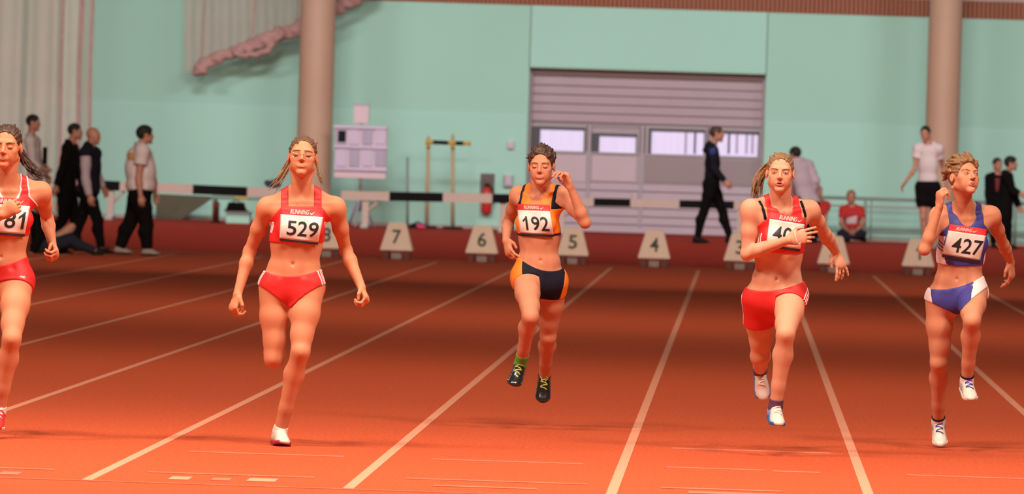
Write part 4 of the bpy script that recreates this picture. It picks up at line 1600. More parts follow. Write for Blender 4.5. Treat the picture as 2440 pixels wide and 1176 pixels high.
def runner(sp):
    d0 = sp['d']
    J = read_joints(sp)
    S = Sdf()
    add_body(S, J, sp.get('g', 1.0), False, sp.get('bust', 1.0), sp.get('arm', 1.0), sp.get('leg', 1.0), 0.0, sp.get('tw', 1.0))
    add_head(S, J['head'], J['HA'], J['hs'], False, sp.get('mouth', 0.0))
    patches = [(J['head'] + J['HA'][1] * 0.01, 0.150 * J['hs'], 0.0028)]
    for sd, (kn, pn, curl, th, spr) in sp['hands'].items():
        w = J['wr' + sd]
        k = at(kn[0], kn[1], d0 - kn[2])
        dd = nrm(k - w)
        add_hand(S, w, dd, dirv(*pn), 1 if sd == 'L' else -1, curl, th, sp.get('hand', 0.94), spr)
        patches.append((w + dd * 0.075, 0.118, 0.0028))
    feet = {}
    for sd in 'LR':
        A = foot_frame(J['an' + sd], J['to' + sd], J['kn' + sd], dirv(0, 0.4, 1))
        feet[sd] = A
        an = J['an' + sd]
        S.cap(an, an - A[2] * 0.030 - A[0] * 0.02, 0.030, 0.024, 0.015, 'foot')
        S.cap(an - A[2] * 0.012, an + A[0] * 0.10 - A[2] * 0.045, 0.026, 0.018, 0.02, 'foot')
    # navel
    tor = S.sub('torso')
    nv = sp['navel']
    D = nrm(ray(*nv))
    hit, _ = trace(tor, (CP + D * (d0 - 0.4))[None], D[None], 0.8)
    S.ell(hit[0], np.eye(3), (0.0065, 0.013, 0.0105), 0.008, 'torso', -1)
    # faint groove down the middle of the belly and under the ribs
    U, L, F = J['u'], J['L'], J['FM']
    S.cap(J['pel'] + U * 0.30 * L + F[1] * 0.112, J['nb'] - U * 0.55 * L + F[1] * 0.122, 0.011, 0.013, 0.03, 'torso', -1)
    for q in (-1, 1):
        S.cap(J['pel'] + U * 0.16 * L + F[1] * 0.098 + F[0] * q * 0.064, J['pel'] + U * 0.42 * L + F[1] * 0.094 + F[0] * q * 0.066, 0.010, 0.012, 0.03, 'torso', -1)
    org = J['pel'].copy()
    org[2] = 0.0
    lo, hi = S.bounds(0.03)
    body = mk('person', body_surface(S, lo, hi, 0.0078, patches, 1), sp['skin'], None, org, label=sp['label'], cat='person', group='sprinters in the race')
    sp.update(S=S, J=J, org=org, body=body, feet=feet, seg={})
    return sp


def clipped(f0, off, region):
    def f(P):
        r = region(P)
        i = np.flatnonzero(r < 0.03 + off)
        if len(i) == 0:
            return r
        if len(i) == len(P):
            return np.maximum(f0(P) - off, r)
        d = r.copy()
        d[i] = np.maximum(f0(P[i]) - off, r[i])
        return d
    return f


def garment(sp, name, tags, off, region, m, h=0.0050, label=None, parent=None, box=None):
    f0 = sp['S'].sub(*tags)
    f0.margin = off + 0.02
    f = clipped(f0, off, region)
    lo, hi = f0.bounds(0.03 + off)
    if box is not None:
        lo, hi = np.maximum(lo, box[0]), np.minimum(hi, box[1])
    v, q = polygonise(f, lo, hi, h, 1)
    if len(q) == 0:
        print('EMPTY garment', name)
        return None
    return mk(name, (v, q), m, parent or sp['body'], sp['org'], label=label)


def chest_xyz(sp, P):
    return local(P, sp['J']['nb'], sp['J']['FC'])


def pel_xyz(sp, P):
    return local(P, sp['J']['pel'], sp['J']['FP'])


def top_region(sp, zb, inner, neck, outer, flare, back=0.4, zb_tilt=0.0, square=False):
    J = sp['J']
    fu, ft = sp['S'].sub('uarm'), sp['S'].sub('torso')

    def r(P):
        x, y, z = chest_xyz(sp, P)
        low = (zb + zb_tilt * x) - z
        nd = np.where(y > 0.0, neck, neck * back)
        w = inner + 0.0 * x
        if square:
            cut = np.maximum(np.abs(x) - w, nd - z)
        else:
            top = 0.09
            hgt = top - nd
            cut = (np.sqrt((x / w) ** 2 + ((z - top) / hgt) ** 2) - 1) * np.minimum(w, hgt) * 0.8
            cut = np.where(z > top, np.abs(x) - w, cut)
        arm = (np.abs(x) - (outer + flare * np.maximum(-0.045 - z, 0))) * 0.75
        r0 = np.maximum(np.maximum(low, -cut), np.maximum(arm, z - 0.14))
        i = np.flatnonzero((r0 < 0.03) & (z > -0.26))
        if len(i):
            r0[i] = np.maximum(r0[i], (ft(P[i]) - fu(P[i])) * 0.6 + 0.004)
        return r0
    return r


def brief_region(sp, top, side, crotch, slope, curve=1.1, back=0.0):
    def r(P):
        x, y, z = pel_xyz(sp, P)
        ax = np.abs(x)
        t = top + side * (ax / 0.16) ** 2
        e = np.maximum(ax - 0.010, 0)
        b = crotch + (slope * e - curve * e * e) * np.where(y > -0.02, 1.0, 0.45)
        return np.maximum(z - t, b - z) * 0.8
    return r


def shorts_region(sp, top, side, lenL, lenR, tilt=0.0):
    J = sp['J']
    dl, dr = nrm(J['knL'] - J['hipL']), nrm(J['knR'] - J['hipR'])

    def r(P):
        x, y, z = pel_xyz(sp, P)
        t = top + side * (np.abs(x) / 0.16) ** 2 + tilt * x
        a = (P - J['hipL']) @ dl - lenL
        b = (P - J['hipR']) @ dr - lenR
        w = np.clip(x / 0.03 * 0.5 + 0.5, 0, 1)
        return np.maximum(z - t, a * (1 - w) + b * w)
    return r


def sock(sp, sd, hgt, m, label=None, off=0.004, start=-0.02):
    J = sp['J']
    an, kn = J['an' + sd], J['kn' + sd]
    ax = nrm(kn - an)

    def r(P):
        t = (P - an) @ ax
        return np.maximum(start - t, t - hgt)
    b = (np.minimum(an, an + ax * hgt) - 0.07, np.maximum(an, an + ax * hgt) + 0.07)
    return garment(sp, 'sock', ('leg', 'foot'), off, r, m, 0.0035, label, box=b)


def put_shoe(sp, sd, m_up, m_sole, m_lace, stripes=None, s=0.94, label=None):
    return shoe(sp['body'], sp['org'], sp['J']['an' + sd], sp['feet'][sd], s, m_up, m_sole, m_lace, stripes, label=label)


def put_hair(sp, m, name='hair', h=0.0036, **kw):
    J = sp['J']
    f, lo, hi = hair_sdf(J['head'], J['HA'], J['hs'], **kw)
    return mk(name, polygonise(f, lo, hi, h), m, sp['body'], sp['org'])


def put_locks(sp, name, m, locks, h=0.0028, label=None):
    T = Sdf()
    for a, b, ra, rb in locks:
        T.cap(a, b, ra, rb, 0.002)
    lo, hi = T.bounds(0.02)
    return mk(name, polygonise(T, lo, hi, h), m, sp['body'], sp['org'], label=label)


def surface_mark(sp, f, name, vf, cor, m, parent, lift=0.0068, reach=0.3, label=None):
    """small flat print lying on surface f"""
    pt = Patch(f, cor, sp['d'], 8, 8, lift, 2, reach)
    return mk(name, pt.print(vf, 0, 1, 0, 1, 0.0), m, parent, sp['org'], smooth=False, label=label)


SKIN1 = mat('skin_tanned', (0.56, 0.215, 0.115), 0.6, 0.07, 9, 0.05, 120, sss=0.10, spec=0.25)
SKIN2 = mat('skin_fair', (0.57, 0.23, 0.135), 0.6, 0.07, 9, 0.05, 120, sss=0.10, spec=0.25)
SKIN3 = mat('skin_pale', (0.60, 0.275, 0.175), 0.6, 0.07, 9, 0.05, 120, sss=0.10, spec=0.25)
F_RED = mat('red_jersey', (0.64, 0.012, 0.012), 0.6, 0.10, 10, 0.15, 22)
F_RED_D = mat('red_shorts', (0.60, 0.010, 0.010), 0.6, 0.10, 10, 0.2, 18)
F_ORANGE = mat('orange_jersey', (0.86, 0.20, 0.012), 0.6, 0.08, 12, 0.15, 22)
F_NAVY = mat('navy_jersey', (0.009, 0.008, 0.020), 0.75, 0.15, 12, 0.2, 20, spec=0.2)
F_BLUE = mat('blue_jersey', (0.040, 0.036, 0.235), 0.6, 0.12, 12, 0.2, 20)
F_WHITE = mat('white_fabric', (0.74, 0.60, 0.62), 0.65, 0.05, 12, 0.1, 25)
F_BLACK = mat('black_fabric', (0.008, 0.006, 0.007), 0.8, 0.2, 12, spec=0.15)
F_GREEN = mat('green_sock', (0.12, 0.38, 0.06), 0.75, 0.15, 40, 0.2, 200)
F_WSOCK = mat('white_sock', (0.74, 0.58, 0.54), 0.8, 0.08, 30, 0.2, 160)
S_WHITE = mat('white_shoe', (0.64, 0.53, 0.48), 0.4, 0.06, 20, coat=0.15)
S_BLACK = mat('black_shoe', (0.014, 0.013, 0.014), 0.2, 0.2, 20, coat=0.6)
S_RED = mat('red_sole', (0.40, 0.012, 0.03), 0.5)
S_BLUE = mat('blue_sole', (0.02, 0.12, 0.38), 0.4)
S_CREAM = mat('cream_sole', (0.66, 0.54, 0.46), 0.6)
S_STRIPE = mat('blue_stripe', (0.05, 0.20, 0.55), 0.5)
S_GREYST = mat('grey_stripe', (0.22, 0.20, 0.24), 0.5)
L_YEL = mat('yellow_lace', (0.62, 0.66, 0.10), 0.6)
L_BLUE = mat('blue_lace', (0.04, 0.03, 0.32), 0.6)
L_WHITE = mat('white_lace', (0.78, 0.68, 0.62), 0.7)
H_BROWN = mat('brown_hair', (0.115, 0.050, 0.026), 0.5, 0.45, 26, 0.5, 90)
H_DARK = mat('dark_brown_hair', (0.055, 0.022, 0.013), 0.45, 0.4, 26, 0.5, 90)
H_BLOND = mat('dark_blonde_hair', (0.26, 0.125, 0.052), 0.5, 0.45, 26, 0.5, 90)
H_SANDY = mat('sandy_hair', (0.215, 0.105, 0.045), 0.5, 0.45, 26, 0.5, 90)
GLASS_RIM = mat('thin_metal_rim', (0.35, 0.22, 0.18), 0.3, metal=0.7)


def lens_material():
    m = bpy.data.materials.new('lens_glass')
    m.use_nodes = True
    N, L = m.node_tree.nodes, m.node_tree.links
    g = N.new('ShaderNodeBsdfGlossy')
    g.inputs['Roughness'].default_value = 0.08
    t = N.new('ShaderNodeBsdfTransparent')
    x = N.new('ShaderNodeMixShader')
    x.inputs[0].default_value = 0.16
    L.new(t.outputs[0], x.inputs[1])
    L.new(g.outputs[0], x.inputs[2])
    L.new(x.outputs[0], N['Material Output'].inputs[0])
    return m


M_LENS = lens_material()


def side_stripes(sp, tags, off, region, test, m, name, parent, label=None, h=0.0035):
    return garment(sp, name, tags, off, lambda P: np.maximum(region(P), test(P)), m, h, label, parent)


# ---- runner 529
def build_529():
    sp = runner(dict(d=33.42, g=1.0, tw=1.10, arm=0.95, leg=1.0, bust=0.8, skin=SKIN1,
        label='runner in red crop top and briefs wearing eyeglasses and bib 529',
        J=dict(nb=(718, 471, 0.05), shL=(638, 492, 0.03), shR=(799, 492, 0.02), elL=(595, 598, -0.06), elR=(824, 596, -0.10),
               wrL=(566, 700, 0.02), wrR=(861, 683, 0.02), hipL=(655, 684, 0), hipR=(735, 684, 0.02), knL=(652, 852, 0.03), knR=(716, 836, 0.13),
               anL=(656, 838, -0.37), anR=(667, 1027, 0.0), toL=(656, 880, -0.54), toR=(681, 1055, 0.175)),
        head=(721, 375, 0.10, 0, 9, 2, 1.0), navel=(697, 629),
        hands=dict(L=((556, 730, 0.03), (0.85, -0.5, 0), 0.72, 0.45, 0.02), R=((873, 712, 0.05), (-0.9, -0.2, 0.1), 0.80, 0.5, 0.02))))
    J, S = sp['J'], sp['S']
    tags = ('torso', 'uarm')
    reg = top_region(sp, -0.232, 0.068, -0.040, 0.107, 0.90, square=True)
    garment(sp, 'running_top', tags, 0.005, reg, F_RED, label='red sleeveless crop top')
    fT = sp['S'].sub('torso')
    ft = lambda P: fT(P) - 0.006
    top = sp['body'].children[-1]
    for q in (-1, 1):
        for yc in (0.030, 0.008):
            def t(P, q=q, yc=yc):
                x, y, z = chest_xyz(sp, P)
                return np.maximum(np.maximum(np.abs(y - yc) - 0.006, np.abs(z + 0.155) - 0.030), 0.05 - q * x)
            side_stripes(sp, tags, 0.0068, reg, t, F_WHITE, 'side_stripe', top)
    add_bib(sp['body'], sp['org'], ft, 33.42, [(669, 494), (774, 500), (757, 583), (666, 573)], '529', (0.17, 0.94, 0.37, 0.80), 0.20, (0.22, 0.66, 0.03, 0.17))
    rb = brief_region(sp, 0.066, 0.030, -0.098, 1.02, 2.0)
    br = garment(sp, 'running_briefs', ('torso', 'leg'), 0.005, rb, F_RED_D, label='red bikini-cut racing briefs')
    for q in (-1, 1):
        for yc in (0.040, 0.022, 0.004):
            def t(P, q=q, yc=yc):
                x, y, z = pel_xyz(sp, P)
                return np.maximum(np.abs(y - yc) - 0.0045, 0.05 - q * x)
            side_stripes(sp, ('torso', 'leg'), 0.0066, rb, t, F_WHITE, 'side_stripe', br, h=0.003)
    for sd in 'LR':
        sock(sp, sd, 0.030, F_WSOCK)
        put_shoe(sp, sd, S_WHITE, S_RED, None, label='white racing shoe with dark red sole')
    put_hair(sp, H_BROWN, line=0.086, side=0.35, nape=-0.050, vol=0.975, tufts=scalp_tufts(J['head'], J['HA'], J['hs'], 24, 3, 0.03, 0.003))
    d = 33.42
    tail = [at(722, 345, d + 0.10), at(700, 372, d + 0.13), at(684, 402, d + 0.13), at(668, 428, d + 0.11), at(652, 446, d + 0.09)]
    tail2 = [at(735, 350, d + 0.10), at(752, 385, d + 0.12), at(760, 415, d + 0.11), at(768, 443, d + 0.09)]
    put_locks(sp, 'loose_hair', H_SANDY, lock_chain(tail, 0.0052, 0.0018, 34, 0.013, 5) + lock_chain(tail2, 0.004, 0.0016, 12, 0.007, 6), label='long light brown hair blown to the side')
    face_parts(sp['body'], sp['org'], S.sub('head'), J['head'], J['HA'], J['hs'], 'closed', (H_BROWN, 0.001), 0.0, M_LIP)
    # eyeglasses
    c, A, s = J['head'], J['HA'], J['hs']
    L = lambda x, y, z: c + s * (x * A[0] + y * A[1] + z * A[2])
    parts = []
    for q in (-1, 1):
        ring = [L(q * 0.033 + 0.0225 * math.cos(a), 0.098 - 0.010 * (abs(0.033 * q + 0.0225 * math.cos(a)) / 0.055) ** 2, -0.002 + 0.0145 * math.sin(a)) for a in np.linspace(0, 2 * math.pi, 24, endpoint=False)]
        parts.append(tube(ring, 0.0009, 6, True))
        parts.append(tube([L(q * 0.055, 0.087, 0.002), L(q * 0.070, 0.055, 0.006), L(q * 0.077, 0.0, 0.008)], 0.0009, 6))
    parts.append(tube([L(-0.0105, 0.097, 0.001), L(0, 0.100, 0.004), L(0.0105, 0.097, 0.001)], 0.0009, 6))
    gl = mk('eyeglasses', join(*parts), GLASS_RIM, sp['body'], sp['org'], label='thin-rimmed oval eyeglasses')
    for q in (-1, 1):
        cen = L(q * 0.033, 0.095, -0.002)
        mk('lens', sphere(cen, np.array((0.0222, 0.0012, 0.0142)) * s, A, 20, 10), M_LENS, gl, sp['org'])


# ---- runner 192
def build_192():
    d = 36.2
    sp = runner(dict(d=d, g=0.95, arm=0.95, leg=0.97, bust=0.8, skin=SKIN2,
        label='airborne runner in orange and navy crop top wearing bib 192',
        J=dict(nb=(1284, 460, 0.06), shL=(1236, 463, -0.04), shR=(1343, 465, 0.05), elL=(1211, 530, -0.22), elR=(1394, 530, 0.16),
               wrL=(1206, 573, -0.04), wrR=(1360, 447, 0.22), hipL=(1252, 660, 0.02), hipR=(1319, 671, -0.02), knL=(1264, 752, 0.33), knR=(1306, 800, -0.20),
               anL=(1241, 864, 0.06), anR=(1298, 892, -0.50), toL=(1218, 930, 0.19), toR=(1292, 968, -0.44)),
        head=(1290, 396, 0.12, -7, -3, -1, 0.97), navel=(1288, 620),
        hands=dict(R=((1349, 421, 0.22), (-0.85, 0.35, -0.1), (0.55, 0.6, 0.65, 0.75), 0.3, 0.05), L=((1213, 600, 0.0), (0.8, -0.4, 0), (0.35, 0.4, 0.45, 0.5), 0.3, 0.02))))
    J, S = sp['J'], sp['S']
    tags = ('torso', 'uarm')
    reg = top_region(sp, -0.238, 0.062, -0.058, 0.108, 0.9)
    side = lambda P: (lambda x, y, z: np.minimum(np.abs(x) - 0.092, z + 0.085))(*chest_xyz(sp, P))
    hem = lambda P: (lambda x, y, z: -0.228 - z)(*chest_xyz(sp, P))
    top = garment(sp, 'running_top', tags, 0.005, lambda P: np.maximum(np.maximum(reg(P), side(P)), hem(P)), F_ORANGE, label='orange crop top with navy side panels')
    garment(sp, 'side_panels', tags, 0.0046, lambda P: np.maximum(reg(P), np.minimum(-side(P) - 0.002, -hem(P))), F_NAVY, parent=top, label='navy side panels and hem')
    fT = sp['S'].sub('torso')
    ft = lambda P: fT(P) - 0.006
    add_bib(sp['body'], sp['org'], ft, d, [(1230, 485.5), (1309, 488), (1320, 564.5), (1240, 560)], '192', (0.13, 0.90, 0.38, 0.82), 0.19, (0.22, 0.68, 0.04, 0.15))
    rs = shorts_region(sp, 0.062, 0.050, 0.070, 0.075)
    sidep = lambda P: (lambda x, y, z: np.abs(x) - 0.128)(*pel_xyz(sp, P))
    sh = garment(sp, 'running_shorts', ('torso', 'leg'), 0.006, lambda P: np.maximum(rs(P), sidep(P)), F_NAVY, label='navy short tights with orange side stripes')
    for q in (-1, 1):
        garment(sp, 'side_stripe', ('torso', 'leg'), 0.0062, lambda P: np.maximum(np.maximum(rs(P), -sidep(P)), 0.02 - q * pel_xyz(sp, P)[0]), F_ORANGE, parent=sh, label='bright orange side stripe')
    sock(sp, 'L', 0.075, F_GREEN, 'bright green ankle sock')
    put_shoe(sp, 'L', S_BLACK, S_BLACK, L_YEL, label='black spiked shoe with yellow laces')
    put_shoe(sp, 'R', S_BLACK, S_BLACK, L_YEL, label='black spiked shoe with yellow laces')
    put_hair(sp, H_DARK, line=0.080, side=0.42, nape=-0.050, vol=1.03, tufts=scalp_tufts(J['head'], J['HA'], J['hs'], 110, 8, 0.018, 0.0062, flow=(0.1, -0.8, 0.3), jitter=0.6, lift=0.12, rad=(0.082, 0.10, 0.094)))
    face_parts(sp['body'], sp['org'], S.sub('head'), J['head'], J['HA'], J['hs'], 'closed', (H_DARK, 0.0), 0.0022, M_LIP)


# ---- runner 409
def build_409():
    d = 34.2
    sp = runner(dict(d=d, g=1.0, tw=1.05, arm=0.97, leg=1.0, bust=0.95, skin=SKIN3, mouth=0.004,
        label='runner in red shorts with dark blonde ponytail, forearm across her bib',
        J=dict(nb=(1864, 494, 0.08), shL=(1789, 497, 0.10), shR=(1929, 500, 0.0), elL=(1780, 605, 0.10), elR=(1965, 556, -0.20),
               wrL=(1880, 571, 0.24), wrR=(1992, 600, -0.40), hipL=(1808, 712, -0.02), hipR=(1886, 706, 0.03), knL=(1812, 845, -0.18), knR=(1872, 795, 0.33),
               anL=(1811, 880, -0.55), anR=(1848, 969, 0.24), toL=(1817, 932, -0.53), toR=(1858, 1018, 0.41)),
        head=(1859, 413, 0.13, -3, 1, 1, 0.97), navel=(1851, 665),
        hands=dict(L=((1915, 563, 0.25), (0.1, -1, -0.1), (0.15, 0.25, 0.35, 0.4), 0.2, 0.06), R=((2006, 640, -0.38), (-0.6, -0.7, 0), (0.15, 0.3, 0.25, 0.1), 0.1, 0.16))))
    J, S = sp['J'], sp['S']
    tags = ('torso', 'uarm')
    reg = top_region(sp, -0.235, 0.062, -0.040, 0.098, 0.9)
    top = garment(sp, 'running_top', tags, 0.005, reg, F_RED, label='red sleeveless crop top')
    for q in (-1, 1):
        for yc in (0.045, 0.022):
            def t(P, q=q, yc=yc):
                x, y, z = chest_xyz(sp, P)
                return np.maximum(np.maximum(np.abs(y - yc) - 0.006, np.abs(z + 0.165) - 0.030), 0.05 - q * x)
            side_stripes(sp, tags, 0.0068, reg, t, F_WHITE, 'side_stripe', top)
    fA = sp['S'].sub('torso', 'uarm', 'neck')
    for pts in ([(1809, 479), (1814, 488), (1819, 500), (1822, 511), (1824, 522)], [(1908, 479), (1912, 488), (1915, 498), (1918, 508), (1919, 516)]):
        D = np.array([nrm(ray(*p)) for p in pts])
        hit, t = trace(fA, CP + D * (d - 0.4), D, 0.8)
        mk('bra_strap', tube([h - CF * 0.002 for h in hit], 0.0075, 8), F_BLACK, sp['body'], sp['org'], label='black bra strap beside the top')
    fT = sp['S'].sub('torso')
    ft = lambda P: fT(P) - 0.006
    add_bib(sp['body'], sp['org'], ft, d, [(1836, 505), (1921, 519), (1906, 599), (1825, 587)], '409', (0.15, 0.98, 0.36, 0.80), 0.19, (0.26, 0.76, 0.03, 0.16))
    rs = shorts_region(sp, 0.052, 0.022, 0.150, 0.085)
    sh = garment(sp, 'running_shorts', ('torso', 'leg'), 0.007, rs, F_RED_D, label='red short tights with white side stripes')
    for sd, q in (('L', -1), ('R', 1)):
        th = nrm(J['kn' + sd] - J['hip' + sd])
        fp = J['FP'][1] - (J['FP'][1] @ th) * th
        if sd == 'R':
            fp = J['FP'][2] - (J['FP'][2] @ th) * th
        fp = nrm(fp)
        lt = nrm(np.cross(th, fp))
        lt = lt if lt @ J['FP'][0] * q > 0 else -lt
        for yc in (0.028, 0.012, -0.004):
            def t(P, sd=sd, fp=fp, lt=lt, yc=yc, th=th):
                v = P - J['hip' + sd]
                return np.maximum(np.maximum(np.abs(v @ fp - yc) - 0.004, 0.04 - v @ lt), -0.03 - v @ th)
            side_stripes(sp, ('torso', 'leg'), 0.0088, rs, t, F_WHITE, 'side_stripe', sh)
    sock(sp, 'R', 0.045, mat('purple_sock', (0.10, 0.03, 0.07), 0.8, 0.4, 60), 'dark striped ankle sock')
    put_shoe(sp, 'R', S_WHITE, S_BLUE, L_WHITE, (S_STRIPE, (0.005, 0.025, 0.045), 0.0048), label='white racing shoe with blue stripes and blue sole')
    sock(sp, 'L', 0.045, mat('purple_sock', (0, 0, 0)), 'dark striped ankle sock')
    put_shoe(sp, 'L', S_WHITE, S_BLUE, L_WHITE, (S_STRIPE, (0.005, 0.025, 0.045), 0.0048), label='white racing shoe with blue stripes and blue sole')
    put_hair(sp, H_SANDY, line=0.088, side=0.40, nape=-0.045, vol=0.985, tufts=scalp_tufts(J['head'], J['HA'], J['hs'], 24, 11, 0.03, 0.003))
    tail = [at(1845, 385, d + 0.02), at(1824, 402, d + 0.05), at(1808, 424, d + 0.05), at(1801, 448, d + 0.04), at(1799, 470, d + 0.03)]
    put_locks(sp, 'ponytail', H_BLOND, lock_chain(tail, 0.007, 0.002, 46, 0.014, 21), label='dark blonde ponytail swinging to the side')
    face_parts(sp['body'], sp['org'], S.sub('head'), J['head'], J['HA'], J['hs'], 'open', (H_SANDY, -0.0025), 0.004, M_LIP, M_IRIS_BL)
    # wrist cord on the arm held across the chest
    w, e = J['wrL'], J['elL']
    ax = nrm(w - e)
    a = nrm(np.cross(ax, ZV))
    b = np.cross(ax, a)
    k = w + ax * 0.055
    mk('finger_cord', tube([k + 0.040 * (math.cos(t) * b) + 0.022 * math.sin(t) * a for t in np.linspace(0, 2 * math.pi, 20, endpoint=False)], 0.0022, 6, True), F_WHITE, sp['body'], sp['org'], label='thin white cord looped round the hand')


# ---- runner 427
def build_427():
    d = 35.3
    sp = runner(dict(d=d, g=0.99, tw=1.05, arm=0.90, leg=0.98, bust=0.55, skin=SKIN2, mouth=0.0045,
        label='runner in blue crop top and briefs with short sandy hair wearing bib 427',
        J=dict(nb=(2299, 511, 0.08), shL=(2238, 512, 0.06), shR=(2362, 512, 0.0), elL=(2203, 594, 0.22), elR=(2391, 582, -0.22),
               wrL=(2238, 494, 0.26), wrR=(2409, 624, -0.36), hipL=(2240, 712, -0.02), hipR=(2318, 698, 0.03), knL=(2237, 862, -0.08), knR=(2316, 762, 0.36),
               anL=(2236, 1004, -0.32), anR=(2304, 906, 0.17), toL=(2242, 1069, -0.20), toR=(2319, 962, 0.34)),
        head=(2297, 423, 0.16, 28, 15, 3, 0.99), navel=(2280, 664),
        hands=dict(L=((2240, 468, 0.27), (0.8, -0.4, 0), (0.75, 0.8, 0.85, 0.9), 0.5, 0.02), R=((2410, 662, -0.36), (-0.8, -0.4, 0), (0.3, 0.35, 0.4, 0.45), 0.2, 0.05))))
    J, S = sp['J'], sp['S']
    tags = ('torso', 'uarm')
    reg = top_region(sp, -0.275, 0.070, -0.055, 0.100, 0.9)
    white = lambda P: (lambda x, y, z: np.maximum(np.maximum(np.abs(y - 0.01) - 0.045, 0.05 - np.abs(x)), z + 0.115))(*chest_xyz(sp, P))
    top = garment(sp, 'running_top', tags, 0.005, lambda P: np.maximum(reg(P), -white(P)), F_BLUE, label='blue crop top with white side panels')
    for q in (-1, 1):
        garment(sp, 'side_panel', tags, 0.0050, lambda P: np.maximum(np.maximum(reg(P), white(P) - 0.002), 0.04 - q * chest_xyz(sp, P)[0]), F_WHITE, parent=top, label='white side panel')
    for q in (-1, 1):
        for zc in (0.145, 0.163, 0.181):
            st = lambda P, zc=zc, q=q: (lambda x, y, z: np.maximum(np.abs(z + zc + 0.3 * y) - 0.0035, 0.04 - q * x))(*chest_xyz(sp, P))
            side_stripes(sp, tags, 0.0066, reg, lambda P, st=st: np.maximum(white(P), st(P)), F_BLUE, 'panel_stripe', top, h=0.003)
    fT = sp['S'].sub('torso')
    ft = lambda P: fT(P) - 0.006
    add_bib(sp['body'], sp['org'], ft, d, [(2263, 533.5), (2353, 546), (2334, 626), (2244, 611)], '427', (0.19, 0.98, 0.36, 0.80), 0.19, (0.20, 0.62, 0.05, 0.15), black=0.075)
    rb = brief_region(sp, 0.058, 0.022, -0.098, 1.02, 2.0)
    sidew = lambda P: (lambda x, y, z: np.abs(x) - 0.124)(*pel_xyz(sp, P))
    br = garment(sp, 'running_briefs', ('torso', 'leg'), 0.005, lambda P: np.maximum(rb(P), sidew(P)), F_BLUE, label='blue racing briefs with white sides')
    for q in (-1, 1):
        garment(sp, 'side_panel', ('torso', 'leg'), 0.005, lambda P: np.maximum(np.maximum(rb(P), -sidew(P)), 0.04 - q * pel_xyz(sp, P)[0]), F_WHITE, parent=br, label='white side panel')
    fB = S.sub('torso', 'leg')
    tri = (np.array([(0, 0.4), (0.22, 0.4), (0.36, 0.62), (0.28, 0.72), (0.3, 0.4), (0.55, 0.4), (0.68, 0.85), (0.5, 0.8), (0.62, 0.4), (0.98, 0.4), (0.75, 1.0), (0.6, 0.96),
                     (0, 0.0), (1, 0.0), (1, 0.25), (0, 0.25)], float), [(0, 1, 2, 3), (4, 5, 6, 7), (8, 9, 10, 11), (12, 13, 14, 15)])
    surface_mark(sp, fB, 'brief_logo', tri, [(2305, 679), (2324, 673), (2326, 687), (2307, 694)], F_WHITE, br, label='small white striped logo')
    for sd in 'LR':
        sock(sp, sd, 0.028, F_WSOCK)
        sock(sp, sd, 0.038, F_BLACK, 'black sock rim', 0.005, 0.028)
        put_shoe(sp, sd, S_WHITE, S_CREAM, L_BLUE, (S_GREYST, (0.005, 0.028, 0.051), 0.004), label='white shoe with dark blue laces')
    put_hair(sp, H_SANDY, line=0.080, side=0.30, nape=-0.105, vol=1.05, wide=0.079, streak=0.0022,
             tufts=scalp_tufts(J['head'], J['HA'], J['hs'], 130, 14, 0.046, 0.0095, flow=(-0.35, -0.9, 0.0), zmin=-0.04, jitter=0.25, lift=0.08, rad=(0.084, 0.104, 0.095)))
    face_parts(sp['body'], sp['org'], S.sub('head'), J['head'], J['HA'], J['hs'], 'open', (H_SANDY, -0.004), 0.0045, M_LIP, M_IRIS_BR, (0.003, 0.001), True)


